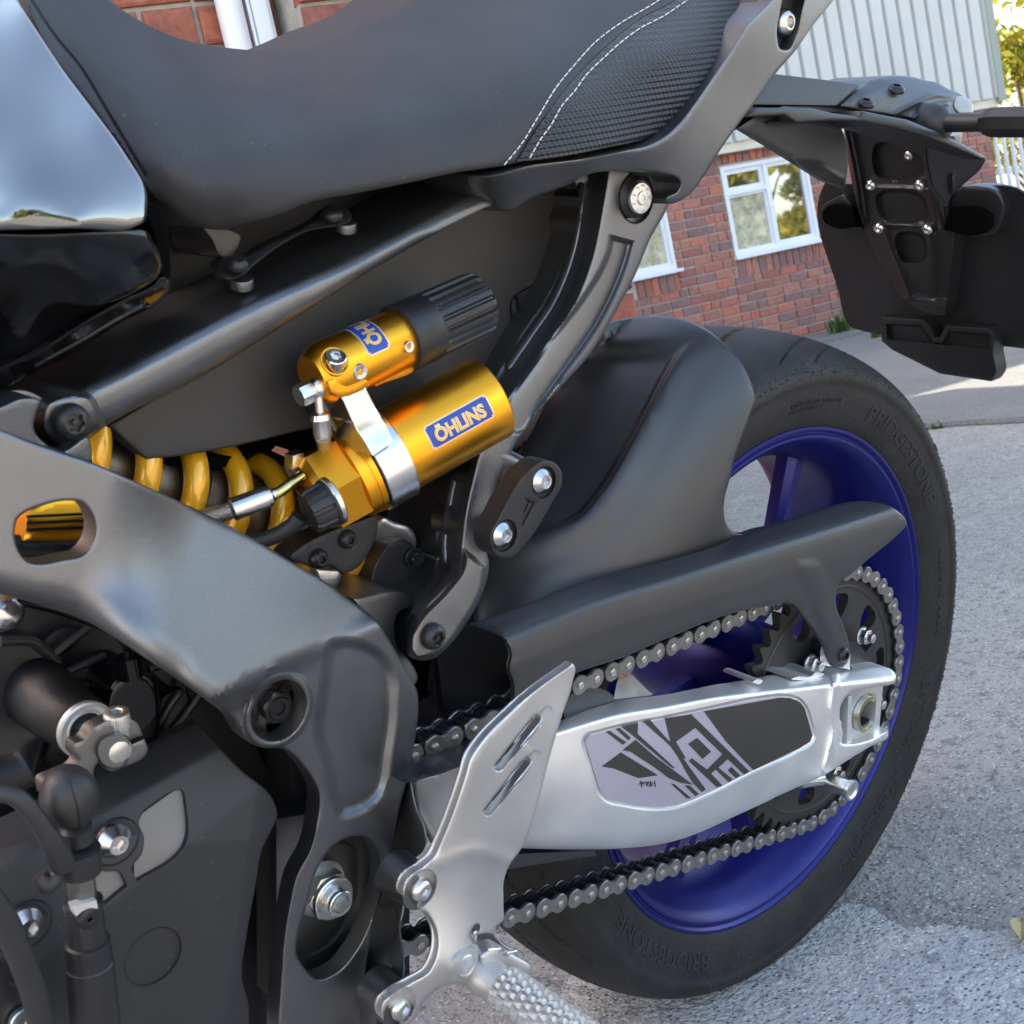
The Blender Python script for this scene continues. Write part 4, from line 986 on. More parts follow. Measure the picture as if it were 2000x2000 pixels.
lathe("stand_bobbin", U(1616, 1524, -.158), (0, -1, 0), [(-.01, .0055), (.002, .0055), (.006, .0075), (.02, .0075), (.021, .0085), (.024, .0085), (.0245, .007), (.023, .005), (.023, .004)], "zinc", bike, 30)
tube("bobbin_stub", [U(1562, 1528, -.152), U(1612, 1520, -.155)], .005, "zinc", bike, 14)
relief("guard_tab", [(1612, 1300, 1), (1618, 1262), (1630, 1254), (1655, 1262), (1660, 1308, 1)], -.149, -.143, "silver_brushed", bike, r=2, step=8)
for pts in ([(1470, 1332), (1478, 1326), (1490, 1330), (1484, 1336)], [(1545, 1325), (1556, 1321), (1585, 1319), (1592, 1313), (1610, 1317), (1590, 1326)]):
    relief("weld", pts, -.150, -.12, "silver_brushed", bike, r=3, step=5)
# plastic chain rubbing strip on top and the lower guide
relief("chain_slider", [(1104, 1410, 1), (1096, 1380, 1), (1130, 1345), (1190, 1352), (1199, 1360, 1), (1197, 1372, 1), (1150, 1386)], -.128, -.09, "guard_plastic", bike, r=3, step=9)
relief("chain_slider", [(790, 1530, 1), (845, 1506, 1), (930, 1502), (960, 1560), (1010, 1572), (1040, 1500), (1068, 1445, 1), (1040, 1442, 1), (960, 1474, 1), (860, 1512, 1), (800, 1528, 1)], -.153, -.12, "black_satin", bike, r=3, step=14)
relief("chain_slider", [(790, 1530, 1), (900, 1465, 1), (960, 1440, 1), (1000, 1400, 1), (900, 1400, 1), (800, 1480, 1)], -.10, -.06, "black_satin", bike, r=3, step=20)
relief("chain_guide", [(985, 1668, 1), (1160, 1660, 1), (1165, 1672, 1), (1080, 1684, 1), (1000, 1697, 1), (980, 1700, 1)], -.122, -.06, "guard_plastic", bike, r=2, step=14)
# ---------------------------------------------------------------- seat
seat_out = [(30, -60, 1), (83, 76), (127, 141), (174, 203), (217, 261), (261, 326), (284, 366), (315, 395), (348, 420), (391, 440), (435, 449), (467, 440), (543, 420), (600, 397), (709, 375), (817, 353), (890, 337), (984, 324), (1012, 318, 1), (1053, 246), (1107, 170), (1143, 130), (1194, 83), (1252, 36), (1300, 11), (1420, -60, 1), (820, -60, 1), (799, 0), (700, 47), (640, 76), (616, 85), (587, 95), (560, 98), (507, 98.5), (428, 91), (362, 78), (308, 58), (254, 29), (214, 0), (150, -60, 1)]
seat_dep = tps([(60, 0, -.085), (127, 135, -.098), (217, 255, -.115), (290, 355, -.128), (348, 412, -.128), (435, 440, -.122), (320, 330, -.1355), (400, 390, -.137), (470, 420, -.131), (150, 0, -.06), (214, 6, -.04), (308, 64, -.02), (428, 97, -.015), (507, 104, -.02), (587, 104, -.03), (640, 84, -.03), (700, 56, -.028), (799, 6, -.02), (250, 110, -.08), (260, 200, -.108), (400, 170, -.083), (400, 270, -.122), (520, 140, -.062), (540, 200, -.098), (540, 300, -.134), (560, 390, -.138), (680, 100, -.052), (690, 160, -.095), (690, 240, -.13), (690, 340, -.145), (850, 60, -.06), (850, 140, -.105), (850, 240, -.14), (850, 330, -.149), (1000, 0, -.06), (1000, 120, -.118), (1000, 220, -.145), (1000, 310, -.15), (1120, 60, -.108), (1150, 120, -.13), (1080, 200, -.147), (1250, 20, -.105), (1300, 250, -.14), (1300, 100, -.14), (1400, 50, -.125), (1200, 230, -.15), (1180, -60, -.06), (1400, -60, -.09)])
seat = relief("seat", seat_out, seat_dep, .06, "seat_vinyl", bike, r=10, step=15, rmap=[(60, 0, 4), (261, 326, 6), (348, 420, 22), (435, 449, 26), (700, 377, 20), (984, 324, 16), (1100, 180, 2), (1300, 11, 2), (700, 47, 12), (428, 91, 14)],
    ridges=[([(60, 0), (108, 72), (156, 130), (203, 207), (250, 286), (282, 340)], -.0022, 3)])
m = mat("grip_vinyl", (.03, .031, .034), .45, 0, spec=.5); n, l = tree_nodes(m); b_ = n["Principled BSDF"]; tc = n.new("ShaderNodeTexCoord"); mp = n.new("ShaderNodeMapping"); mp.inputs["Rotation"].default_value = (0, math.radians(2), 0)
l.new(tc.outputs["Object"], mp.inputs[0]); sx = n.new("ShaderNodeSeparateXYZ"); l.new(mp.outputs[0], sx.inputs[0])
def mth(op, a, b2=None):
    x = n.new("ShaderNodeMath"); x.operation = op
    for i, q in enumerate((a, b2)):
        if q is None: continue
        if isinstance(q, (int, float)): x.inputs[i].default_value = q
        else: l.new(q, x.inputs[i])
    return x.outputs[0]
rows = mth('SINE', mth('MULTIPLY', sx.outputs["Z"], 2 * math.pi / .0034)); diag = mth('SINE', mth('ADD', mth('MULTIPLY', sx.outputs["X"], 2 * math.pi / .0038), mth('MULTIPLY', sx.outputs["Z"], 2 * math.pi / .0068)))
hgt = mth('ADD', rows, mth('MULTIPLY', diag, .55)); bu = n.new("ShaderNodeBump"); bu.inputs["Strength"].default_value = 1; bu.inputs["Distance"].default_value = .0006; l.new(hgt, bu.inputs["Height"]); l.new(bu.outputs[0], b_.inputs["Normal"])
pan = [(1009, 316, 1), (1050, 248), (1104, 172), (1141, 132), (1192, 85), (1250, 38), (1298, 13), (1418, -60, 1), (1505, -60, 1), (1478, 0), (1452, 43), (1420, 98), (1383, 152), (1347, 203), (1322, 232), (1300, 252), (1270, 268), (1180, 290), (1071, 310)]
relief("grip_panel", pan, lambda x, y: seat_dep(x, y) - .0006, .03, "grip_vinyl", seat, r=6, step=14, rmap=[(1009, 316, 3), (1200, 85, 4), (1300, 13, 4), (1420, 98, 14), (1300, 252, 12), (1100, 305, 8)])
st = []
for path, off in (([(985, 322), (1017, 283), (1053, 225), (1089, 167), (1122, 127), (1162, 83), (1209, 47), (1270, 11), (1300, -8)], .0004), ([(1035, 308), (1056, 272), (1075, 246), (1100, 203), (1122, 178), (1143, 149), (1180, 112), (1216, 80), (1252, 54), (1300, 29), (1322, 14), (1350, -5)], .0011)):
    L = spline(path, False, 1.); i = 0
    while i + 9 < len(L):
        q = [UN(x, y, float(seat_dep(np.array([x]), np.array([y]))[0]) - off - .0004 * math.sin(math.pi * t)) for t, (x, y) in zip((0, .3, .7, 1), L[[i, i + 3, i + 6, i + 9]])]
        st.append(tube_data(q, .00034, 6)); i += 13
v, f = join(st); tag(link("stitching", mesh("stitching", v, f, 40), "thread_white", seat), kind="stuff")

# ---------------------------------------------------------------- fuel tank
tank_dep = tps([(0, 0, -.140), (50, 20, -.126), (0, 120, -.157), (100, 110, -.138), (0, 240, -.173), (100, 240, -.162), (190, 250, -.148), (0, 340, -.184), (120, 340, -.177), (230, 330, -.163), (0, 410, -.190), (150, 410, -.185), (250, 400, -.173), (0, 445, -.1925), (150, 443, -.1875), (270, 436, -.1735), (0, 470, -.190), (150, 466, -.185), (285, 470, -.172), (0, 560, -.174), (150, 560, -.168), (300, 520, -.163), (0, 650, -.154), (120, 620, -.155), (230, 590, -.158), (0, 730, -.145), (60, 690, -.15), (-80, 200, -.175), (-80, 445, -.2), (-80, 650, -.17)])
tank = relief("fuel_tank", [(-120, -60, 1), (8, -60, 1), (36, 0), (83, 76), (127, 141), (174, 203), (217, 261), (261, 326), (281, 358), (288, 385), (288, 410), (284, 432), (266, 442), (150, 447), (0, 451), (-120, 453, 1)], tank_dep, -.02, "gloss_black", bike, r=6, step=11, rmap=[(0, 0, 5), (250, 320, 5), (288, 400, 9), (270, 442, 9), (0, 451, 8)])
relief("tank_side_cover", [(-120, 457, 1), (0, 456), (150, 453), (266, 448), (288, 452), (300, 470), (312, 495), (318, 518), (310, 540), (270, 568), (200, 602), (145, 634), (60, 690), (0, 722), (-120, 780, 1)], lambda x, y: tank_dep(x, y) + .003, -.02, "panel_gloss", bike, r=9, step=11,
    rmap=[(30, 0, 4), (217, 261, 5), (288, 400, 14), (315, 518, 10), (200, 602, 8), (0, 720, 8)])
relief("tank_trim", [(-60, 755, 1), (-60, 735, 1), (60, 694), (145, 640), (240, 585), (300, 556), (318, 540), (330, 545), (332, 565), (310, 590), (240, 628), (160, 680), (70, 727), (0, 760)], [(0, 735, -.15), (150, 650, -.155), (320, 550, -.15), (330, 570, -.145), (0, 758, -.14), (200, 640, -.148)], -.08, "panel_gloss", bike, r=9, step=8,
    ridges=[([(70, 718), (160, 668), (250, 615), (282, 598)], .0022, 4)])
relief("tank_trim", [(286, 400), (300, 395), (322, 430), (332, 500), (330, 545), (318, 560), (312, 520), (300, 460)], -.138, -.06, "void_black", bike, r=5, step=7)

# ---------------------------------------------------------------- subframe: rails, plates, struts
relief("side_plate", [(214, 830, 1), (533, 640, 1), (781, 480, 1), (1000, 370, 1), (1124, 350, 1), (1105, 480, 1), (1078, 543, 1), (1035, 560), (1002, 580), (998, 640, 1), (985, 720, 1), (900, 760), (700, 815), (565, 846), (435, 876), (330, 893), (286, 897, 1), (275, 888)], [(286, 890, -.088), (700, 600, -.078), (1100, 400, -.07), (700, 800, -.085), (1000, 650, -.072)], -.05, "panel_brown", bike, r=5, step=16, rmap=[(286, 897, 5), (214, 830, 5), (700, 815, 3)])
relief("inner_duct", [(1003, 580), (1035, 560, 1), (1052, 556, 1), (1048, 600, 1), (1012, 655, 1), (1006, 655, 1)], -.07, -.04, "black_satin", bike, r=2, step=8, ridges=[([(1008, 580), (1019, 650)], .002, 2.5)])
rail_line = [(120, 770), (160, 765), (215, 742), (304, 697), (480, 606), (700, 506), (880, 412), (960, 372)]
rail_dep = crest(rail_line, [-.128, -.127, -.126, -.126, -.125, -.122, -.120], [(0, 0), (10, .002), (30, .013), (60, .032), (110, .06)], [(0, 0), (14, -.0025), (45, -.0015), (70, .002), (100, .009), (130, .02)], 6)
rail = relief("subframe_rail", [(84, 812), (92, 790), (115, 775), (150, 764), (185, 737), (217, 697), (268, 648), (362, 598), (424, 565), (540, 500), (687, 421), (817, 363), (890, 338, 1), (985, 392, 1), (960, 402), (781, 496), (600, 607), (533, 650), (380, 744), (203, 835), (160, 868), (141, 876), (110, 868), (88, 846)],
    rail_dep if True else [(110, 820, -.146), (150, 850, -.146), (150, 775, -.144), (217, 697, -.105), (268, 648, -.09), (424, 565, -.09), (600, 465, -.09), (817, 363, -.092), (230, 740, -.13), (304, 700, -.126), (480, 608, -.126), (700, 507, -.126), (880, 400, -.122), (250, 790, -.131), (380, 735, -.128), (533, 640, -.127), (781, 485, -.126), (950, 398, -.122), (360, 655, -.116), (560, 545, -.114), (760, 435, -.112)], -.06, "gunmetal", bike, r=14, step=8,
    rmap=[(84, 812, 8), (141, 876, 8), (200, 730, 5), (424, 565, 5), (800, 365, 5), (900, 400, 3), (781, 496, 24), (533, 650, 26), (300, 790, 22), (203, 835, 12)], bumps=[([(150, 763), (180, 772), (196, 800), (205, 838), (185, 852), (135, 880), (80, 850), (76, 800), (100, 772)], .018, 12)], ridges=[(rail_line, 0, 5)])
bolt("frame_bolt", 139, 823, -.1505, 36, "black_satin", bike, 'dome', 'torx', .62)
bolt("rail_boss", 473, 556, -.112, 22, "gunmetal", bike, 'flat', None, .7, axis=(-.1, -.35, .93)); bolt("rail_boss", 676, 446, -.110, 20, "gunmetal", bike, 'flat', None, .7, axis=(-.1, -.35, .93))
strap = relief("grab_strap", [(428, 535), (425, 515), (440, 503), (480, 500), (520, 478), (570, 455), (620, 428), (640, 410), (672, 404), (686, 416), (684, 432), (664, 440), (600, 452), (540, 485), (500, 515), (470, 540), (440, 545)], [(440, 530, -.115), (480, 540, -.122), (680, 430, -.118), (640, 405, -.108), (560, 470, -.115)], -.1, "black_satin", bike, r=4, step=6, thick=.007)
bolt("strap_rivet", 464, 515, -.1205, 23, "black_bolt", bike, 'dome', None, .6, axis=(-.1, -.5, .85)); bolt("strap_rivet", 649, 418, -.117, 22, "black_bolt", bike, 'dome', None, .6, axis=(-.1, -.5, .85))
relief("void_plate", [(-120, 100, 1), (60, 100, 1), (250, 210, 1), (400, 260, 1), (700, 210, 1), (1000, 250, 1), (1100, 340, 1), (1070, 520, 1), (1005, 700, 1), (1000, 1480, 1), (800, 1560, 1), (760, 2060, 1), (-120, 2060, 1)], .045, .06, "void_black", bike, r=0, step=80, holes=[[(775, 940, 1), (830, 915, 1), (850, 930, 1), (845, 1010, 1), (790, 1030, 1)], [(530, 880, 1), (560, 850, 1), (590, 850, 1), (585, 905, 1)], [(1000, 575, 1), (1050, 552, 1), (1060, 580, 1), (1012, 660, 1)]])  # black plate added behind the bike to block brick reflections
relief("seat_void", [(290, 380, 1), (340, 470, 1), (400, 440, 1), (700, 370, 1), (920, 330, 1), (690, 470, 1), (420, 610, 1), (250, 700, 1), (120, 780, 1), (-60, 820, 1), (-60, 700, 1), (200, 590, 1), (310, 500, 1)], -.045, -.03, "void_black", bike, r=0, step=60)  # black sheet added as the shade between tank, seat and rail
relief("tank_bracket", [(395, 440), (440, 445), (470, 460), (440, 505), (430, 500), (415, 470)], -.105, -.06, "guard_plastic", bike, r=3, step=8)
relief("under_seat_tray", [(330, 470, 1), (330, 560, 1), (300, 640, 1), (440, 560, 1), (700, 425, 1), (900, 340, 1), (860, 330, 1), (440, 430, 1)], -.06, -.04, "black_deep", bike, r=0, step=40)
# rear strut: a deep I section, outer face ribbed
strut_line = [(1192, 310), (1178, 400), (1155, 510), (1120, 598), (1054, 700), (980, 805), (940, 875), (925, 930), (910, 1000), (902, 1065), (898, 1110), (868, 1148), (825, 1195), (808, 1235), (803, 1275)]
strut_dep = crest(strut_line, [-.120, -.120, -.120, -.121, -.122, -.124, -.128, -.134, -.136], [(0, 0), (5, .003), (14, .016), (60, .05), (100, .055)][:0] or [(0, 0), (8, -.001), (30, -.0015), (200, -.0015)], [(0, 0), (5, .004), (14, .015), (40, .028), (60, .032), (120, .038)], 3)
strut_old = lambda: tps([(1122, 365, -.07), (1105, 482, -.07), (1064, 583, -.072), (984, 700, -.08), (900, 880, -.088), (855, 1000, -.09), (842, 1130, -.095), (786, 1205, -.105), (1168, 380, -.118), (1150, 520, -.118), (1115, 600, -.118), (1050, 700, -.12), (960, 830, -.122), (925, 900, -.122), (885, 1000, -.122), (868, 1120, -.126), (820, 1180, -.13), (790, 1250, -.132),
   (1200, 380, -.122), (1280, 420, -.122), (1238, 543, -.122), (1160, 680, -.124), (1035, 824, -.126), (985, 890, -.126), (930, 1080, -.13), (930, 1150, -.136), (860, 1270, -.136), (805, 1285, -.136)])
relief("subframe_strut", [(1118, 340, 1), (1183, 325, 1), (1320, 335, 1), (1308, 395), (1270, 467), (1238, 543), (1201, 612), (1158, 685), (1107, 744), (1035, 824), (1005, 870), (985, 920), (960, 980), (945, 1060), (955, 1100), (944, 1154), (912, 1215), (868, 1270), (845, 1287), (820, 1290), (796, 1280), (776, 1258), (771, 1230), (781, 1203), (808, 1168), (839, 1132), (850, 1030), (861, 969), (879, 925), (920, 830), (984, 700), (1024, 638), (1064, 583), (1082, 547), (1107, 482), (1129, 377), (1122, 359)],
    strut_dep, -.045, "gunmetal", bike, r=4, step=7, rmap=[(800, 1285, 10), (771, 1230, 10), (900, 1230, 10), (1150, 690, 9), (1238, 543, 9), (1080, 547, 3)],
    bumps=[([(1188, 456, 1), (1241, 470, 1), (1232, 505), (1176, 632), (1112, 724), (1058, 797), (1012, 852), (975, 820), (990, 775), (1034, 706), (1102, 622), (1148, 558), (1170, 520), (1183, 488)], -.0055, 12), (face_circ(1243, 386, -.122, .0165), -.005, 4), ([(905, 1068, 1), (951, 1106, 1), (945, 1150), (912, 1213), (850, 1282), (810, 1288), (795, 1262), (812, 1215), (870, 1150), (899, 1110)], .006, 10)],
    ridges=[(strut_line, 0, 2.5), ([(1134, 366), (1117, 480), (1094, 550), (1074, 592), (1036, 648), (992, 712)], .006, 4), ([(884, 928), (870, 1000), (863, 1051), (859, 1122), (817, 1176), (795, 1210)], .006, 4)])
bolt("strut_bolt", 846, 1243, -.1445, 27, "black_satin", bike, 'dome', 'torx', .62)
P = U(1238, 384, -.122); lathe("bolt_grommet", P, (0, -1, 0), [(-.004, .0135), (.001, .0135), (.003, .0115), (.006, .0105), (.006, .004)], "rubber", bike, 36)
wb = bolt("seat_bolt", 1252, 387, -.131, 30, "zinc", bike, 'washer', 'hex', .2)
for k in range(9):
    a = 2 * math.pi * k / 9; c = U(1252, 387, -.131); p = c + Vector((.0078 * math.cos(a), -.0012, .0078 * math.sin(a))); v, f = lathe_data(p, (0, -1, 0), [(0, .0006), (.0006, .0006), (.0009, .0003)], 8); link("dimple", mesh("dimple", v, f, 40), "steel", wb)

# tail side cover
cov_dep = tps([(904, 339, -.132), (962, 393, -.128), (991, 413, -.124), (948, 342, -.15), (1035, 322, -.153), (1143, 308, -.155), (1270, 279, -.155), (1035, 380, -.132), (1107, 350, -.138), (1216, 330, -.144), (1300, 330, -.146), (1330, 260, -.152), (1330, 380, -.14), (1400, 160, -.148), (1410, 280, -.142), (1480, 60, -.142), (1480, 190, -.135), (1554, 98, -.128), (1560, 0, -.13), (1600, -40, -.122)])
cover = relief("tail_cover", [(904, 339, 1), (948, 343), (1035, 323), (1143, 309), (1216, 295), (1270, 281), (1300, 264), (1330, 236), (1356, 202), (1392, 150), (1429, 96), (1462, 44), (1500, 6), (1540, -60, 1), (1665, -60, 1), (1628, 0), (1590, 47), (1554, 98), (1517, 141), (1481, 192), (1445, 239), (1409, 290), (1372, 348), (1347, 380), (1322, 395), (1302, 398), (1300, 388), (1322, 375), (1329, 357), (1318, 345), (1300, 341), (1216, 335), (1162, 337), (1107, 362), (1035, 389), (991, 413), (972, 408), (962, 393), (915, 362)],
    cov_dep, -.09, "gunmetal", bike, r=7, step=9, rmap=[(904, 339, 4), (1100, 316, 9), (1290, 270, 12), (1400, 140, 9), (1480, 30, 8), (1590, 47, 6), (1440, 245, 6), (1310, 395, 5), (1160, 340, 4), (980, 410, 5)],
    holes=[[(1534, -8), (1570, -12), (1565, 22), (1552, 75), (1538, 97), (1524, 96), (1518, 76), (1522, 30)]], hole_r=5)
relief("slot_back", [(1510, -40, 1), (1580, -40, 1), (1572, 40, 1), (1545, 104, 1), (1515, 100, 1)], -.118, -.10, "black_matte", bike, r=0, step=20)
bolt("tail_bolt", 1531, 44, -.120, 27, "steel", bike, 'dome', 'hex', .6)
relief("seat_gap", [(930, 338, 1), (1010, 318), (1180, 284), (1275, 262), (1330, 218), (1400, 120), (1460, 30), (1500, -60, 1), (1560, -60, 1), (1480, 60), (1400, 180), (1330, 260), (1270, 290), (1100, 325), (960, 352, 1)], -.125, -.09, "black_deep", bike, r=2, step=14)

# ---------------------------------------------------------------- main frame
fr_low = tps([(500, 1400, -.160), (600, 1400, -.156), (650, 1300, -.155), (760, 1240, -.142), (800, 1400, -.138), (700, 1560, -.142), (780, 1560, -.136), (590, 1600, -.146), (580, 1780, -.142), (740, 1720, -.137), (700, 1900, -.136), (550, 1960, -.14), (680, 2040, -.135)])
def line_sd(x, y, a, b):
    L = math.hypot(b[0] - a[0], b[1] - a[1]); return ((b[0] - a[0]) * (y - a[1]) - (b[1] - a[1]) * (x - a[0])) / L
def fr_dep(x, y):
    """three faces of the casting: upright front, tilted shoulder, upright pivot plate"""
    x = np.asarray(x, float); y = np.asarray(y, float)
    d = line_sd(x, y, (254, 936), (690, 1183)); u = (x - 254) / 436
    shoulder = -.147 + .010 * np.clip(u, -.5, 1.3) - .84 * d / 4000
    front = -.174 - .02 * (y - 1000) / 1000 + 0 * x
    w = smooth01((line_sd(x, y, (318, 930), (225, 1230)) * -1 + 100) / 200)
    beam = front * (1 - w) + shoulder * w
    w3 = smooth01((line_sd(x, y, (470, 1352), (735, 1203)) + 20) / 46)
    return beam * (1 - w3) + fr_low(x, y) * w3
fr_old = lambda: tps([(0, 860, -.178), (0, 1000, -.180), (0, 1120, -.176), (100, 950, -.178), (100, 1130, -.177), (250, 955, -.164), (250, 1130, -.180), (350, 1230, -.180), (435, 1035, -.144), (450, 1180, -.174), (570, 1110, -.138), (590, 1250, -.168), (690, 1195, -.134), (690, 1290, -.155), (480, 1320, -.176), (520, 1300, -.172), (540, 1390, -.166), (360, 1000, -.154), (340, 1120, -.174), (650, 1420, -.149), (780, 1300, -.14), (800, 1400, -.138), (700, 1560, -.142), (780, 1560, -.136), (590, 1600, -.146), (580, 1780, -.142), (740, 1720, -.137), (700, 1900, -.136), (550, 1960, -.14), (680, 2040, -.135)])
slot = [(580, 1865), (583, 1820), (598, 1771), (623, 1691), (652, 1651), (690, 1633), (720, 1637), (738, 1662), (745, 1699), (738, 1753), (720, 1807), (694, 1858), (654, 1901), (618, 1912), (598, 1894)]
oval = [(29, 1034), (35, 1012), (47, 1002), (72, 991), (138, 978), (160, 981), (175, 996), (186, 1022), (187, 1040), (181, 1062), (163, 1083), (120, 1094), (72, 1101), (52, 1097), (38, 1080)]
boss = face_circ(545, 1388, -.158, .0165)
frame = relief("main_frame", [(-60, 818, 1), (0, 838), (54, 860), (127, 885), (181, 904), (254, 936), (344, 976), (435, 1020), (507, 1059), (580, 1103), (634, 1135), (670, 1161), (700, 1183), (730, 1205), (756, 1244), (781, 1284), (798, 1320), (814, 1347), (817, 1380), (810, 1445), (797, 1517), (781, 1575), (759, 1680), (734, 1771), (716, 1880), (705, 2000), (703, 2060, 1), (543, 2060, 1), (543, 2000), (547, 1934), (554, 1843), (565, 1771), (580, 1709), (605, 1662), (620, 1597), (622, 1550), (598, 1503), (556, 1463), (507, 1459), (480, 1445), (467, 1425), (455, 1405), (430, 1385), (380, 1348), (308, 1300), (235, 1252), (163, 1210), (72, 1180), (0, 1160), (-60, 1150, 1)],
    fr_dep, 0, "gunmetal", bike, r=8, step=9, holes=[oval, slot, boss], hole_r=6, thick=.012, cap=False,
    rmap=[(0, 838, 10), (250, 936, 9), (580, 1103, 8), (760, 1250, 8), (815, 1370, 10), (760, 1680, 5), (710, 1950, 5), (545, 1950, 9), (585, 1720, 4), (605, 1662, 4), (565, 1800, 4), (621, 1570, 10), (556, 1465, 8), (480, 1445, 14), (455, 1408, 26), (415, 1380, 40), (308, 1300, 60), (163, 1210, 60), (0, 1160, 50)],
    bumps=[(face_circ(545, 1388, -.158, .0212), .0035, 9), ([(640, 1250), (740, 1262), (772, 1300), (780, 1380), (770, 1470), (748, 1560), (700, 1596), (660, 1600), (640, 1560), (628, 1500), (610, 1440), (622, 1330)], -.006, 26)])
relief("frame_inner", [(560, 1440, 1), (640, 1440, 1), (780, 1620, 1), (760, 2060, 1), (545, 2060, 1), (560, 1800, 1), (575, 1660, 1)], -.095, -.05, "black_satin", bike, r=3, step=25)
relief("slot_floor", [(540, 1600, 1), (760, 1560, 1), (790, 1700, 1), (720, 1960, 1), (540, 1960, 1)], [(560, 1700, -.112), (740, 1700, -.112), (640, 1900, -.112)], -.09, "gunmetal_dark", bike, r=0, step=9, bumps=[([(560, 1850), (575, 1700), (640, 1640), (690, 1650), (700, 1720), (680, 1800), (640, 1850), (590, 1868)], -.006, 7)])
lathe("boss_cup", U(545, 1388, -.132), (0, -1, 0), [(-.004, .004), (0, .0180), (.014, .0168)], "gunmetal_dark", bike, 36, close=False)
P = U(527, 1373, -.137); v, f = lathe_data(P, (0, -1, 0), [(0, .0118), (.002, .0118), (.0025, .0098, 'hex'), (.0085, .0098, 'hex'), (.0092, .008), (.0092, .0066), (.0102, .006), (.0100, .0035), (.0085, .0030)], 36, .1); link("engine_bolt", mesh("engine_bolt", v, f, 30), "black_bolt", bike)
P = U(622, 1733, -.112)
v, f = lathe_data(P, (0, -1, 0), [(0, .0175), (.002, .0175), (.0022, .0150, 'hex'), (.013, .0150, 'hex'), (.0135, .0128)], 36, .35); pn = link("pivot_nut", mesh("pivot_nut", v, f, 30), "zinc", bike)
v, f = lathe_data(P, (0, -1, 0), [(.0135, .0132), (.0165, .0132), (.017, .0125), (.017, .0096), (.019, .0092), (.0205, .0092), (.0205, .0082), (.0235, .0080), (.024, .0074), (.024, .0056), (.0, .0054)], 36); link("nut_collar", mesh("nut_collar", v, f, 30), "zinc", pn)
relief("frame_lug", [(-60, 800, 1), (0, 795), (44, 778), (78, 783), (70, 810), (66, 838), (88, 866), (118, 882), (172, 855), (181, 905, 1), (120, 890), (0, 850), (-60, 830, 1)], [(0, 820, -.165), (70, 800, -.158), (150, 880, -.15)], -.1, "gunmetal", bike, r=6, step=8)
relief("frame_lug", [(-60, 770, 1), (0, 762), (60, 765), (85, 782), (60, 800, 1), (0, 805), (-60, 815, 1)], -.135, -.1, "gunmetal_dark", bike, r=5, step=8)
relief("frame_gusset", [(690, 1170, 1), (800, 1163), (812, 1175), (775, 1200), (770, 1232), (775, 1262), (800, 1290), (815, 1330), (800, 1345, 1), (740, 1240, 1)], [(700, 1180, -.13), (800, 1170, -.115), (800, 1320, -.125)], -.07, "gunmetal_dark", bike, r=4, step=9)
# rear flange that carries the footrest
fl = relief("footrest_flange", [(800, 1500, 1), (818, 1585), (830, 1612), (832, 1650), (822, 1668), (800, 1682), (770, 1710), (790, 1768), (783, 1815), (790, 1865), (786, 1912), (748, 1930), (735, 1965), (760, 2060, 1), (690, 2060, 1), (716, 1880), (740, 1760), (770, 1640), (785, 1570)], [(800, 1540, -.135), (820, 1640, -.150), (760, 1900, -.150), (780, 1780, -.14), (720, 2000, -.148)], -.08, "gunmetal_dark", bike, r=5, step=9,
    holes=[face_circ(796, 1664, -.123, .0036, 14), face_circ(757, 1893, -.125, .0036, 14)], hole_r=2, bumps=[([(742, 1768), (765, 1768), (770, 1830), (755, 1850), (730, 1850)], -.006, 6)])
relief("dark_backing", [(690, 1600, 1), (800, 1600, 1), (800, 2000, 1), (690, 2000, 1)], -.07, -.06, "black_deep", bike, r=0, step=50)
# ---------------------------------------------------------------- rear shock: spring, reservoir, adjuster
class Cyl:
    def __init__(s, A, B):
        s.A = np.array(A); d = np.array(B) - s.A; s.L = np.linalg.norm(d); s.a = d / s.L
        h_ = np.array([0, 0, 1.]); s.u = h_ - s.a * (s.a @ h_); s.u /= np.linalg.norm(s.u); s.w = np.cross(s.a, s.u)
    def pt(s, t, phi, r): return s.A + s.a * t + (s.u * math.cos(phi) + s.w * math.sin(phi)) * r
    def nrm(s, phi): return s.u * math.cos(phi) + s.w * math.sin(phi)
    def hit(s, px, py, r):
        d = RAY(px, py); o = CL - s.A; dp = d - s.a * (d @ s.a); op = o - s.a * (o @ s.a)
        A_ = dp @ dp; B_ = 2 * dp @ op; C_ = op @ op - r * r; D_ = max(B_ * B_ - 4 * A_ * C_, 0); q = CL + d * (-B_ - math.sqrt(D_)) / (2 * A_) - s.A
        t = q @ s.a; q = q - s.a * t; return t, math.atan2(q @ s.w, q @ s.u)
    def lathe(s, name, prof, m, parent, seg=48, rot=0., close=True, smooth=30):
        return lathe(name, s.A, s.a, prof, m, parent, seg, rot, smooth, close)
shock = part("rear_shock")
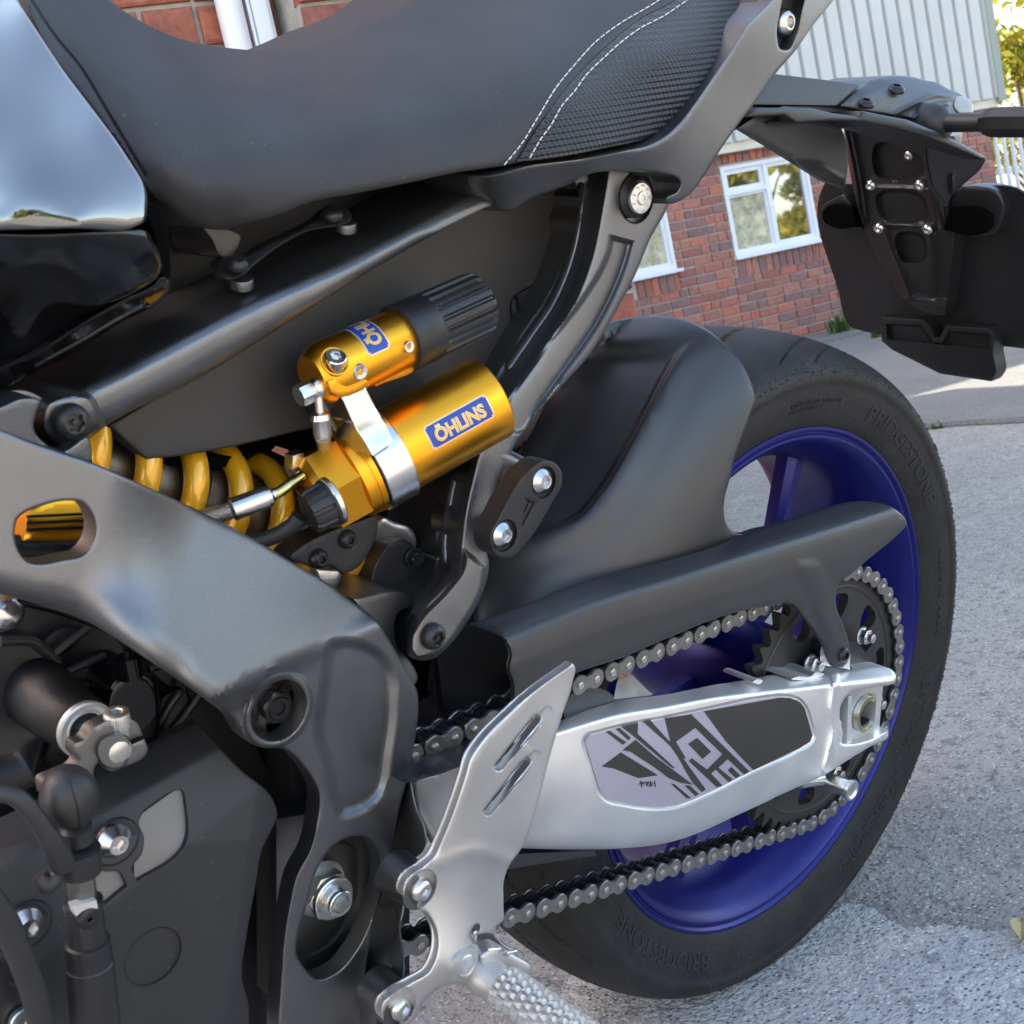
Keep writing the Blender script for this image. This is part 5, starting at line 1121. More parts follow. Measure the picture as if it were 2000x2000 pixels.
# yellow coil spring and body
sp0, sp1 = U(190, 905, -.055), U(640, 1050, -.045); SPC = Cyl(sp0, sp1)
pts = []
for i in range(260):
    q = i / 259; pts.append(SPC.pt(-.02 + q * (SPC.L + .03), q * 2 * math.pi * 6.4 + 1.0, .0285))
v, f = tube_data(pts, .0070, 16); spring = link("spring", mesh("spring", v, f, 60), "spring_yellow", shock)
SPC.lathe("damper_body", [(-.02, .02), (SPC.L * .35, .02), (SPC.L * .35, .0215), (SPC.L * .75, .0215), (SPC.L * .75, .012), (SPC.L + .03, .012)], "gunmetal_dark", shock)
def spring_text(s, i0, i1):
    def fn(u, v_, k):
        q = i0 + (i1 - i0) * u; i = int(q); fr = q - i; c0, c1 = pts[i], pts[i + 1]; c = c0 + (c1 - c0) * fr; out = c - (SPC.A + SPC.a * ((c - SPC.A) @ SPC.a)); out /= np.linalg.norm(out); vd = (CL - c); vd /= np.linalg.norm(vd); out = out + vd * .5; out /= np.linalg.norm(out)
        sdv = np.cross(out, (c1 - c0) / np.linalg.norm(c1 - c0)); an = (v_ - .5) * 1.1; return c + (out * math.cos(an) + sdv * math.sin(an)) * .00535
    text_on("lettering", s, fn, "print_red", shock, None, .01)
# gold reservoir
RV = Cyl(U(777.5, 876.5, -.110), U(958.7, 775.8, -.125)); RR = .0258
tb0, tb1 = RV.hit(734, 902, RR)[0], RV.hit(789, 871, RR)[0]
tR = RV.L + .0005; tH = RV.hit(641, 962, RR)[0] - .004; tF = RV.hit(700, 921, RR)[0]
RV.lathe("reservoir", [(tb0, RR - .001), (tb1, RR - .0002), (tb1 + .001, RR), (tR - .003, RR), (tR - .0012, RR - .0004), (tR, RR - .002), (tR, RR - .006), (tR - .002, RR - .008)], "gold", shock, 72)
RV.lathe("reservoir_collar", [(tF - .001, RR * .9), (tF, RR + .0004), (tF + .0055, RR + .0008), (tF + .0058, RR + .0002), (tF + .0066, RR + .0002), (tF + .0068, RR + .001), (tb0 - .0012, RR + .001), (tb0 - .001, RR - .001)], "gold", shock, 72)
RV.lathe("hex_cap", [(tH, RR * .45, None), (tH, RR * .80, None), (tH + .0045, RR * .99, 'hex'), (tF - .0002, RR * 1.0, 'hex')], "gold", shock, 72, .25, smooth=18)
band = RV.lathe("clamp_band", [(tb0, RR), (tb0, RR + .0022), (tb0 + .0006, RR + .0027), (tb1 - .0006, RR + .0027), (tb1, RR + .0022), (tb1, RR)], "silver_band", shock, 72, close=False)
relief("clamp_strap", [(667, 777, 1), (712, 753, 1), (739, 806), (757, 838), (768, 862, 1), (728, 890, 1), (712, 862), (696, 838)], [(690, 765, -.128), (718, 825, -.130), (748, 868, -.1365), (740, 830, -.131), (700, 840, -.131)], -.10, "silver_band", shock, r=2, step=6, rmap=[(690, 765, 3), (768, 862, 0), (728, 890, 0)])
relief("shock_bracket", [(622, 775, 1), (668, 778, 1), (705, 850, 1), (690, 870, 1), (650, 840, 1)], -.108, -.09, "gunmetal_dark", shock, r=3, step=10)
def sticker(cyl, r, corners, text, rows_vertical=False, span=None):
    hc = [cyl.hit(*c, r) for c in corners]                          # bottom-left, bottom-right, top-right, top-left of the print
    if span is None:
        t0 = (hc[0][0] + hc[3][0]) / 2; t1 = (hc[1][0] + hc[2][0]) / 2; p0 = (hc[0][1] + hc[1][1]) / 2; p1 = (hc[2][1] + hc[3][1]) / 2
        P_ = lambda u, v_, o: cyl.pt(t0 + (t1 - t0) * u, p0 + (p1 - p0) * v_, r + o)
    else:                                                           # print runs round the tube
        t0, t1, p0, p1 = span; P_ = lambda u, v_, o: cyl.pt(t0 + (t1 - t0) * v_, p0 + (p1 - p0) * u, r + o)
    def patch(name, a0, a1, b0, b1, o, m):
        n, k = 36, 14; vv = []
        rc = .10
        for i in range(n + 1):
            for j in range(k + 1):
                u, q = i / n, j / k; vv.append(P_(a0 + (a1 - a0) * u, b0 + (b1 - b0) * q, o))
        ff = [(i*(k+1)+j, (i+1)*(k+1)+j, (i+1)*(k+1)+j+1, i*(k+1)+j+1) for i in range(n) for j in range(k)]
        ff = [q for q in ff if not any(q == ff[c] for c in (0, k - 1, (n - 1) * k, n * k - 1))]
        return link(name, mesh(name, vv, ff, 40), m, shock)
    patch("sticker", 0, 1, 0, 1, .00015, "sticker_silver"); patch("sticker", .012, .988, .035, .965, .00022, "sticker_gold"); patch("sticker", .02, .98, .06, .94, .0003, "sticker_blue")
    for o, b, mm_ in ((.00038, .045, "sticker_silver"), (.00046, .022, "sticker_gold")):
        text_on("lettering", text, lambda u, v_, k: P_(.10 + .8 * u, .17 + .70 * v_, o), mm_, shock, None, b)
sticker(RV, RR, [E1(p)[0] for p in ((1190, 1515), (1650, 1240), (1565, 1075), (1100, 1340))], "ÖHLINS")
# upper adjuster cylinder with the ribbed knob
UC = Cyl(U(640, 726, -.113), U(788, 659, -.114)); UR = .0172
tk = UC.L; tl = -.008
UC.lathe("adjuster_body", [(tl - .003, UR * .5), (tl - .0028, UR * .74), (tl + .002, UR * .93), (tl + .008, UR), (tk - .002, UR), (tk - .001, UR * .98), (tk - .001, UR * .8)], "gold", shock, 60)
relief("adjuster_foot", [(640, 745, 1), (690, 722, 1), (717, 742), (722, 752, 1), (700, 765), (660, 775), (648, 768)], -.129, -.115, "gold", shock, r=4, step=6)
relief("adjuster_lip", [(700, 740, 1), (800, 690, 1), (812, 712), (735, 755, 1), (722, 748, 1)], -.122, -.11, "gold", shock, r=4, step=7)
def ribs(th):
    q = (th * 18 / (2 * math.pi)) % 1.0; return 1 - .11 * smooth01(np.array((1 - abs(q - .5) / .27) * 1.6)).item()
te = UC.hit(928, 583, .001)[0] + .001; kr = .0196
UC.lathe("knob_seal", [(tk - .0035, UR * 1.02), (tk - .003, kr * 1.0), (tk, kr * 1.01), (tk + .0005, kr * .98)], "rubber", shock, 48)
UC.lathe("adjuster_knob", [(tk, kr * .9), (tk, kr), (tk + .0145, kr), (tk + .0152, kr * .985), (tk + .017, kr * .985), (tk + .0195, kr * .985, ribs), (te - .004, kr * .985, ribs), (te - .0012, kr * .95, ribs), (te, kr * .86, ribs), (te + .0004, kr * .8), (te, kr * .7)], "black_satin", shock, 216, smooth=32)
hb = [UC.hit(*E1(p)[0], UR) for p in ((700, 805), (865, 725))]; wid = abs(hb[1][0] - hb[0][0]); ph = (hb[0][1] + hb[1][1]) / 2
sgn = 1 if UC.hit(*E1((620, 620))[0], UR)[1] > UC.hit(*E1((760, 760))[0], UR)[1] else -1
sticker(UC, UR, [E1((700, 805))[0]] * 4, "ÖHLINS", span=(hb[1][0], hb[0][0], ph, ph + sgn * wid * 2.8 / UR))
def cyl_screw(px, py, rpx, kind, sock, m, hg, off=.0):
    t, phi = UC.hit(px, py, UR); p = UC.pt(t, phi, UR - .001 + off); r = rpx / SCALE(px, py, -.125); nrm = UC.nrm(phi); nrm = nrm * .75 + np.array([0, -.25, 0])
    prof = [(-.004, r), (hg, r), (hg + .0006, r * .92), (hg + .0006, r * .5), (hg + .0004, r * .44, sock), (hg - .0015, r * .42, sock)]
    v, f = lathe_data(p, nrm, prof, 36, .3); link("screw", mesh("screw", v, f, 30), m, shock)
cyl_screw(*E1((632, 912))[0], 16.5, 'flat', 'torx', "steel", .0012); cyl_screw(*E1((990, 722))[0], 11.5, 'flat', 'torx', "steel", .0022)
t_, p_ = UC.hit(*E1((440, 835))[0], UR); v, f = lathe_data(UC.pt(t_, p_, UR + .0008), UC.nrm(p_) * .5 + np.array([-.1, -.1, .5]), [(-.006, .0058), (.0032, .0058), (.0038, .0052), (.0038, .003), (.0036, .0028, 'hex'), (.001, .0027, 'hex')], 30); link("screw", mesh("screw", v, f, 30), "steel", shock)
v, f = lathe_data(UC.pt(t_, p_, UR - .0012), UC.nrm(p_), [(0, .0075), (.0017, .0079), (.0017, .0071), (0, .0066)], 36); link("screw_recess", mesh("screw_recess", v, f, 30), "gold", shock)
t_, p_ = UC.hit(617, 690, UR); v, f = lathe_data(UC.pt(.0, p_ + .5, UR * .9), UC.nrm(p_ + .5), [(0, .004), (.003, .004), (.0035, .003)], 20); link("screw", mesh("screw", v, f, 30), "zinc", shock)
# banjo union below its left end
bj = part("banjo_union", shock) if False else shock
pb = U(621, 757, -.117); r_ = 22.5 / SCALE(621, 757, -.117)
v, f = join([lathe_data(pb, (-UC.a[0], -UC.a[1], -UC.a[2]), [(-.012, .005), (-.0075, .0068), (-.007, .0068)] , 24), lathe_data(pb, (0, -.3, 1), [(r_ * math.sin(t), max(.0003, r_ * math.cos(t))) for t in np.linspace(-1.5, 1.5, 14)], 24)]); link("banjo_union", mesh("banjo_union", v, f, 40), "steel", shock)
v, f = lathe_data(pb + Vector(UC.a) * -.0045, tuple(-UC.a), [(0, .0058), (.0012, .0058), (.0014, .0062, 'hex'), (.0075, .0062, 'hex'), (.0082, .0055)], 24, .5); link("banjo_bolt", mesh("banjo_bolt", v, f, 25), "zinc", shock)
q0, q1, q2 = U(622, 778, -.118), U(625, 806, -.118), U(630, 852, -.118)
v, f = lathe_data(q0, q2 - q0, [(-.002, .0028), (.0075, .0026), (.0085, .0052), (.0115, .0058), (.013, .0050), (.0195, .0052), (.0215, .0047), (.022, .004)], 28); link("hose_ferrule", mesh("hose_ferrule", v, f, 30), "steel", shock)
tube("hose", [q2, U(634, 870, -.105), U(640, 900, -.07)], .0042, "braid", shock, 12)
# preload knob, sleeve and hoses at the left end of the reservoir
PK = Cyl(U(650, 978, -.122), U(578, 1015, -.118))
rb2 = lambda th: 1 - .08 * (1 if ((th * 10 / (2 * math.pi)) % 1) > .62 else 0)
PK.lathe("preload_knob", [(0, .013), (.003, .0135), (.0035, .0128), (.0045, .0128, rb2), (.013, .0122, rb2), (.0155, .0112, rb2), (.0162, .0085), (.0165, .004)], "rubber", shock, 120)
PK.lathe("knob_ring", [(-.002, .0128), (-.001, .0140), (.0015, .0140), (.0022, .013)], "zinc", shock, 40)
SL = Cyl(U(452, 996, -.105), U(527, 968, -.11))
SL.lathe("hose_sleeve", [(0, .005), (.0005, .0062), (SL.L - .003, .0062), (SL.L - .002, .0058), (SL.L, .0055), (SL.L + .0015, .0035), (SL.L + .003, .0032)], "steel", shock, 40)
tube("hose_neck", [U(530, 968, -.11), U(548, 959, -.111), U(566, 946, -.111), U(588, 930, -.108)], .0031, "brass_pale", shock, 14, 16)
tube("braided_hose", [U(456, 995, -.105), U(430, 1003, -.1), U(400, 1010, -.09), U(350, 1030, -.08)], .0047, "braid", shock, 14)
tube("hose", [U(585, 1008, -.115), U(572, 1025, -.112), U(540, 1045, -.106), U(500, 1058, -.1), U(440, 1066, -.09)], .0045, "rubber", shock, 14, 24)
relief("hose_nut", [(571, 890, 1), (594, 883, 1), (604, 915), (590, 945), (572, 925)], -.098, -.09, "zinc", shock, r=2, step=5)
# black bracket, link arm
br = relief("shock_mount", [(566, 1088), (585, 1070), (640, 1040), (700, 1018), (735, 1005, 1), (738, 1022), (724, 1072), (710, 1096), (694, 1112), (668, 1118), (645, 1104), (625, 1112), (600, 1105)], -.108, -.09, "black_matte", bike, r=4, step=7)
bolt("mount_bolt", 622, 1091, -.109, 20, "black_bolt", br, 'dome', 'hex', .75); bolt("mount_bolt", 678, 1053, -.109, 19, "black_bolt", br, 'dome', 'hex', .75)
relief("link_casting", [(716, 1060), (730, 1026), (748, 1010), (770, 1020), (800, 1030), (812, 1050), (806, 1085), (770, 1100), (740, 1110), (716, 1100)], [(730, 1050, -.075), (790, 1040, -.085), (760, 1100, -.07)], -.03, "silver_brushed", bike, r=12, step=7)
relief("link_arm", [(770, 1056), (785, 1052), (812, 1072), (826, 1095), (815, 1118), (770, 1160, 1), (716, 1160, 1), (740, 1090)], -.090, -.07, "black_satin", bike, r=4, step=8)
bolt("link_bolt", 806, 1089, -.0915, 16, "black_bolt", bike, 'hexhead', None, 1.2)
relief("link_pin", [(618, 1112, 1), (660, 1115, 1), (668, 1125, 1), (640, 1145, 1), (625, 1132, 1)], -.085, -.07, "silver_brushed", bike, r=3, step=8)
relief("spring_void", [(240, 860, 1), (460, 890), (600, 850, 1), (700, 830, 1), (800, 900, 1), (830, 930, 1), (720, 905, 1), (600, 890, 1), (540, 868), (470, 905), (300, 910, 1)], -.07, -.03, "void_black", bike, r=3, step=20)  # near-black sheet along the top of the spring
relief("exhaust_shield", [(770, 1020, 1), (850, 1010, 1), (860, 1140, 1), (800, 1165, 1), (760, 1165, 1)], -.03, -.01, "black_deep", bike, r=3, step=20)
# gold damper seen through the frame window
dmp = relief("damper_housing", [(45, 1056, 1), (58, 1000), (72, 985, 1), (190, 955, 1), (200, 1010, 1), (186, 1060, 1)], [(60, 1020, -.128), (185, 1010, -.124), (120, 1060, -.130)], -.09, "gold", bike, r=4, step=9)
for y_ in (1006, 1019, 1032): tube("housing_groove", [U(52, y_ + 3, -.1292), U(120, y_, -.1302), U(192, y_ - 4, -.1258)], .0007, "black_deep", dmp, 6, 8)
tube("hose", [U(-20, 1062, -.125), U(60, 1066, -.125), U(130, 1068, -.125), U(230, 1062, -.12)], .005, "rubber", bike, 16, 12)
def hose_text(u, v_, k):
    px, py = 32 + 118 * u, 1071 - 9 * v_; return U(px, py, -.1305 - (0))
text_on("lettering", "85.1  121 2/4  H", hose_text, "chain_inner", bike, None)
relief("window_backing", [(-10, 960, 1), (230, 940, 1), (240, 1150, 1), (-10, 1160, 1)], -.06, -.05, "void_black", bike, r=0, step=60)  # black sheet added to darken the gap behind the frame window

# ---------------------------------------------------------------- exhaust hanger blanking plate
hg = relief("hanger_plate", [(1062, 899), (1082, 903), (1096, 920), (1097, 946), (1080, 978), (1019, 1070), (998, 1089), (973, 1087), (958, 1066), (957, 1042), (969, 1019), (1042, 911)], -.170, -.155, "black_matte", bike, r=4, step=6,
    bumps=[(face_circ(1062, 942, -.17, .0098), -.0025, 4), (face_circ(985, 1046, -.17, .0098), -.0025, 4)],
    ridges=[(B2((1180, 900), (1205, 915), (1222, 912)), -.0012, 1.6), (B2((1195, 908), (1172, 960)), -.0012, 1.6), (B2((1218, 918), (1162, 1028)), -.0012, 1.6)])
bolt("hanger_bolt", 1058, 939, -.1685, 25, "steel", hg, 'cone', 'hex', .55); bolt("hanger_bolt", 981, 1044, -.1685, 25, "steel", hg, 'cone', 'hex', .55)
for (px, py) in ((1062, 942), (985, 1046)):
    P = U(px, py, -.143); lathe("hanger_boss", P, (0, 1, 0), [(0, .011), (.02, .0115), (.05, .016)], "gunmetal_dark", bike, 30)
relief("hanger_boss", [(930, 900), (960, 880), (1010, 895), (1040, 920), (1000, 960), (960, 985), (925, 1010), (918, 950)], [(940, 900, -.122), (1000, 940, -.125), (950, 990, -.12)], -.07, "gunmetal_dark", bike, r=12, step=7)

# ---------------------------------------------------------------- engine, sprocket cover
relief("engine_case", [(-60, 1130, 1), (300, 1200, 1), (470, 1400, 1), (520, 1500, 1), (560, 1560, 1), (560, 2060, 1), (-60, 2060, 1)], [(0, 1200, -.06), (300, 1300, -.065), (500, 1500, -.07), (0, 1600, -.075), (300, 2000, -.07)], -.02, "black_satin", bike, r=0, step=14,
    bumps=[(E2((550, 810), (980, 625), (1010, 850), (920, 880), (720, 880)), .010, 5), (E2((390, 540), (560, 360), (800, 380), (500, 640)), .010, 5), (E2((1400, 750), (1640, 690), (1720, 740), (1720, 1000), (1500, 880)), .010, 6), (E2((-60, 480), (280, 480), (520, 680), (700, 1000), (480, 1340), (300, 1850), (-60, 1850)), .014, 10), (E2((1530, 1000), (1750, 930), (1800, 1100), (1560, 1400)), .010, 6)],
    ridges=[(E2((460, 1340), (350, 1600), (320, 1850)), .010, 3), (E2((510, 1340), (400, 1620), (360, 1880)), .008, 2.5), (E2((930, 980), (1180, 810)), .010, 6), (E2((250, 1150), (280, 950), (420, 860), (640, 900)), .007, 4)])
for nm, pp, rr in (("highlight_tube", ((480, 640), (660, 500), (830, 370)), .0022), ("highlight_tube", ((560, 812), (770, 720), (985, 628)), .0024), ("highlight_tube", ((560, 812), (740, 890), (920, 895)), .002), ("highlight_tube", ((1400, 755), (1520, 715), (1650, 690)), .0026), ("highlight_tube", ((0, 492), (290, 488), (400, 560), (545, 690)), .003), ("highlight_tube", ((1620, 1330), (1750, 1180), (1880, 1000)), .0026), ("highlight_tube", ((1480, 1330), (1600, 1100), (1720, 930), (1640, 890)), .0024)):  # thin tubes added along casting edges to simulate highlights
    tube(nm, [U(*E2(p)[0], -.079) for p in pp], rr, "black_satin", bike, 10, 16)
lathe("case_bolt", U(*E2((20, 210))[0], -.095), (.2, -1, .4), [(-.01, .0095), (.004, .0095), (.006, .0085), (.009, .006), (.010, .003)], "zinc", bike, 30)
tube("coolant_pipe", [U(*E2(p)[0], -.12) for p in ((-120, 1770), (20, 1760), (150, 1730), (230, 1690))], .0095, "rubber", bike, 18, 16)
tube("wiring_sleeve", [U(*E2(p)[0], -.1) for p in ((150, 110), (500, 180), (850, 300), (1080, 400), (1190, 520), (1240, 640))], .0026, "panel_gloss", bike, 12, 30)
relief("breather_can", E2((1060, 1480, 1), (1050, 900), (1150, 810), (1380, 780), (1500, 890), (1510, 1000), (1500, 1430, 1), (1380, 1500, 1)), -.105, -.06, "panel_gloss", bike, r=14, step=7)
tube("breather_neck", [U(*E2((1230, 830))[0], -.108), U(*E2((1200, 640))[0], -.108)], .0065, "panel_gloss", bike, 18)
PS = U(166, 1423, -.1355)
lathe("shift_shaft_tube", PS, (0, 1, 0), [(0, .0135), (.0008, .0146), (.022, .0150), (.025, .0165), (.05, .0175), (.11, .019)], "black_deep", bike, 40)
lathe("shaft_seal", PS, (0, -1, 0), [(0, .0140), (.003, .0140), (.0035, .0130), (.0025, .0122), (.0025, .0100), (.003, .0096), (.003, .0088), (.0005, .0084)], "silver_satin", bike, 44, close=False)
lathe("shaft_seal_lip", PS, (0, -1, 0), [(.0008, .0090), (.0008, .002)], "rubber", bike, 30)
lathe("shift_shaft", PS, (0, -1, 0), [(0, .0055), (.03, .0055)], "zinc", bike, 24)
lever = relief("shift_lever", E2((690, 1470), (800, 1420), (860, 1330), (950, 1270), (1060, 1230), (1220, 1210), (1305, 1270), (1345, 1385, 1), (1235, 1435), (1225, 1455), (1362, 1412, 1), (1395, 1525), (1375, 1565), (1150, 1690), (1060, 1722), (980, 1695), (930, 1640), (890, 1700), (885, 1800), (880, 1940, 1), (420, 1960, 1), (400, 1840), (560, 1750), (700, 1680), (735, 1625), (690, 1560)), -.170, -.161, "gunmetal_dark", bike, r=4, step=6,
    bumps=[(E2((910, 1560), (930, 1440), (1040, 1370), (1200, 1380), (1235, 1440), (1230, 1560), (1150, 1690), (1040, 1700), (950, 1650)), .0025, 4)])
PSx = U(*E2((1105, 1525))[0], -.1705)
tt = lambda th: 1 - .09 * (((th * 30 / (2 * math.pi)) % 1) > .5)
lathe("shaft_end", PSx, (0, -1, 0), [(-.004, .0064, tt), (.0015, .0064, tt), (.0016, .0052), (.0024, .0050), (.0026, .0046)], "zinc", lever, 120)
v, f = lathe_data(U(*E2((1112, 1300))[0], -.1655), (0, -.12, 1), [(-.004, .0056), (.0, .0056), (.0002, .0060, lambda t: 1 - .04 * (((t * 30 / (2 * math.pi)) % 1) > .5)), (.0065, .0060, lambda t: 1 - .04 * (((t * 30 / (2 * math.pi)) % 1) > .5)), (.0078, .0056), (.0082, .0048), (.0082, .003), (.0078, .0028, 'hex'), (.005, .0027, 'hex')], 120); link("clamp_screw", mesh("clamp_screw", v, f, 30), "zinc", lever)
def facets(base, planes):
    b0 = resolve_dep(base)
    def f(x, y):
        x = np.asarray(x, float); y = np.asarray(y, float); d = b0(x, y).copy()
        for (ax_, ay_), (bx_, by_), s in planes:
            L = math.hypot(bx_ - ax_, by_ - ay_); sd_ = ((bx_ - ax_) * (y - ay_) - (by_ - ay_) * (x - ax_)) / L; d += np.clip(-sd_, 0, None) / 4000 * s
        return d
    return f
cov_d = facets([(0, 1700, -.155), (400, 1500, -.15), (450, 1950, -.148), (100, 2000, -.155)], [((174, 1601), (428, 1463), 1.0), ((435, 2010), (489, 1637), -.0), ((489, 1637), (435, 2010), .6), ((362, 1651), (489, 1637), .22), ((203, 1778), (362, 1651), .3)])
ins1 = C1((772, 790), (830, 742), (940, 675), (975, 665), (992, 690), (1000, 740), (985, 985), (960, 1015), (740, 1160, 1), (712, 1095), (765, 1010), (775, 920), (748, 850))
ins2 = C1((480, 1075), (560, 1108), (640, 1112), (682, 1188, 1), (560, 1290), (520, 1325), (470, 1340))
sc_ = relief("sprocket_cover", C1((-100, 1000, 1), (0, 980), (220, 900), (470, 640, 1), (680, 520), (860, 405), (1060, 300, 1), (1300, 560), (1470, 720), (1495, 790), (1440, 930), (1410, 1000), (1380, 1170), (1330, 1450), (1305, 1690), (1340, 1830), (1342, 1940), (1340, 2100, 1), (-100, 2100, 1)), cov_d, -.10, "cover_matte", bike, r=5, step=8,
    holes=[ins1, ins2], hole_r=3, bumps=[(face_circ(225, 1644, -.155, .0125), .003, 5), (face_circ(51, 1807, -.155, .0125), .003, 5), (face_circ(299, 1868, -.152, .0158, 30), -.0016, 4)])
relief("cover_insert", [(p[0], p[1], 1) for p in ((262, 1600), (360, 1530), (372, 1660), (262, 1735))], lambda x, y: cov_d(x, y) + .0028, -.11, "insert_tan", sc_, r=0, step=12)
relief("cover_insert", [(p[0], p[1], 1) for p in ((160, 1680), (250, 1690), (258, 1740), (165, 1800))], lambda x, y: cov_d(x, y) + .0028, -.11, "insert_tan", sc_, r=0, step=12)
for px, py in ((222, 1642), (49, 1805)):
    bolt("cover_bolt_grommet", px + 3, py + 2, float(cov_d(np.array([px]), np.array([py]))[0]) - .0028, 43, "rubber", sc_, 'flat', None, .06)
    bolt("cover_bolt", px, py, float(cov_d(np.array([px]), np.array([py]))[0]) - .0045, 35, "steel", sc_, 'cone', 'hex', .7)
# rubber ball joint boot, quick shifter rod and its cables
b0, b1 = U(128, 1520, -.188), U(156, 1650, -.186); BT = Cyl(b0, b1); s_ = BT.L
bprof = [(-.004, .0005)] + [(-.004 + .030 * q, .0125 * math.sqrt(max(.02, 1 - ((q - .46) / .5) ** 2)) * (1 - .18 * max(0, q - .5))) for q in np.linspace(.02, .93, 18)] + [(.0255, .0068), (.029, .0062), (.033, .0064)]
boot = BT.lathe("joint_boot", bprof, "rubber", bike, 40, smooth=60)
seam = [BT.pt(t, BT.hit(148, 1565, .0125)[1], r + .0001) for t, r in bprof[1:18]]; tube("boot_seam", seam, .0004, "black_deep", boot, 6)
RD = Cyl(U(150, 1640, -.187), U(188, 2010, -.184)); RD.k = SCALE(160, 1800, -.186)
TY = lambda y: RD.L * (y - 1640) / 370
RD.lathe("rod_clip", [(TY(1655), .0085), (TY(1657), .0098), (TY(1678), .0095), (TY(1700), .0092), (TY(1702), .0075)], "black_satin", bike, 30)
RD.lathe("rod_hex", [(TY(1690), .0066, 'hex'), (TY(1765), .0066, 'hex')], "gunmetal_dark", bike, 36)
rod = RD.lathe("quick_shifter", [(TY(1752), .0068), (TY(1754), .0085), (TY(1765), .0087), (TY(1768), .0082), (TY(1830), .0086), (TY(1832), .0100), (TY(1850), .0103), (TY(1852), .0101), (TY(1875), .0103), (TY(1877), .0107), (TY(2060), .0112)], "black_satin", bike, 48)
P = U(174, 1795, -.1955); v, f = lathe_data(P, (.1, -1, 0), [(-.004, .005), (.0003, .005), (.0006, .0044), (.001, .003), (.001, .0016), (.0008, .0014, 'hex'), (-.001, .0013, 'hex')], 24); link("rod_screw", mesh("rod_screw", v, f, 30), "black_bolt", rod)
relief("rod_label", C1((392, 1300, 1), (520, 1265, 1), (528, 1310, 1), (470, 1312), (410, 1352, 1)), -.1952, -.190, "sticker_silver", rod, r=0, step=8)
tube("sensor_cable", [U(-20, 1545, -.19), U(30, 1556, -.195), U(66, 1592, -.197), U(98, 1640, -.197), U(125, 1690, -.194)], lambda q: .0040 + .0012 * smooth01(np.array((q - .55) * 3)).item(), "rubber", bike, 16, 30)
tube("clip_tail", [U(75, 1710, -.19), U(92, 1730, -.192), U(112, 1712, -.192)], .0038, "rubber", bike, 12, 10)
tube("hose", [U(-30, 1740, -.2), U(10, 1800, -.2), U(45, 1880, -.2), U(72, 1960, -.2), U(90, 2060, -.2)], .0056, "rubber", bike, 16, 30)
relief("side_bracket", C1((-80, 1560, 1), (0, 1570), (45, 1600), (55, 1690), (200, 1760), (225, 1800), (250, 1870), (260, 2080, 1), (-80, 2080, 1)), -.185, -.17, "black_satin", bike, r=6, step=9)
bolt("bracket_bolt", 44, 1992, -.187, 28, "zinc", bike, 'flat', 'hex', .4)

# ---------------------------------------------------------------- rider footrest: hanger, heel guard and peg
def capsule(a, b, w, n=7):
    a, b = np.array(a[:2], float), np.array(b[:2], float); t = math.atan2(*(b - a)[::-1]); o = []
    for c, s0 in ((b, -math.pi / 2), (a, math.pi / 2)): o += [(c[0] + w * math.cos(t + s0 + math.pi * i / n), c[1] + w * math.sin(t + s0 + math.pi * i / n), 1) for i in range(n + 1)]
    return o
hgd = tps([(1120, 1295, -.183), (1000, 1390, -.188), (900, 1500, -.192), (1060, 1500, -.188), (1030, 1620, -.19), (860, 1640, -.186), (960, 1640, -.1905), (820, 1690, -.182), (930, 1720, -.187), (830, 1737, -.181), (880, 1790, -.186), (970, 1800, -.186), (860, 1860, -.19), (900, 1890, -.194), (800, 1940, -.183), (775, 1990, -.178), (930, 1920, -.19)])
peg_b1, peg_b2 = face_circ(821, 1737, -.181, .0122), face_circ(781, 1967, -.178, .0122)
fr = relief("footrest_hanger", C2((1440, 0), (1430, -12), (1415, 0), (1300, 80), (1100, 240), (925, 420), (880, 490), (850, 590), (785, 780), (725, 930), (675, 1030), (610, 1090), (540, 1140), (512, 1205), (530, 1270), (590, 1310), (640, 1330), (670, 1370), (695, 1430), (690, 1570), (650, 1650), (570, 1700), (470, 1760), (410, 1810), (395, 1860), (420, 1925), (500, 1950), (570, 1915), (600, 1860), (650, 1790), (740, 1730), (800, 1720), (870, 1728), (930, 1700), (955, 1640), (950, 1560), (915, 1500), (910, 1450, 1), (960, 1440, 1), (1000, 1440), (1020, 1400), (1052, 1380), (1058, 1300), (1062, 1150), (1085, 1085), (1155, 985), (1210, 860), (1250, 720), (1300, 520), (1370, 280), (1430, 90)),
    hgd, -.165, "silver_satin", bike, r=5, step=7, rmap=[(1127, 1290, 3), (930, 1450, 9), (870, 1600, 9), (820, 1780, 6), (850, 1850, 7), (1040, 1600, 5), (985, 1720, 4)], thick=.006,
    holes=[capsule(*C2((1030, 545), (1236, 284)), 7.6), capsule(*C2((972, 785), (1182, 514)), 7.6), face_circ(929, 1815, -.186, .0034, 12)],
    hole_r=4, bumps=[(peg_b1, -.004, 3), (peg_b2, -.004, 3), (face_circ(908, 1885, -.192, .0122), .003, 6), (capsule(*C2((1035, 540), (1298, 240)), 9.6), -.0016, 3), (capsule(*C2((978, 780), (1235, 478)), 9.6), -.0016, 3)],
    ridges=[(C2((720, 1060), (900, 1000), (1110, 1060)), .0015, 14)])
for c_, y_ in (((821, 1737), -.181), ((781, 1967), -.178)):
    lathe("hanger_spacer", U(c_[0], c_[1], y_ + .004), (0, 1, 0), [(0, .0125), (.012, .0130), (.024, .0140)], "gunmetal_dark", bike, 40)
bolt("footrest_bolt", 823, 1738, -.1785, 25, "steel", fr, 'dome', 'hex', .55); bolt("footrest_bolt", 783, 1969, -.1755, 25, "steel", fr, 'dome', 'hex', .55)
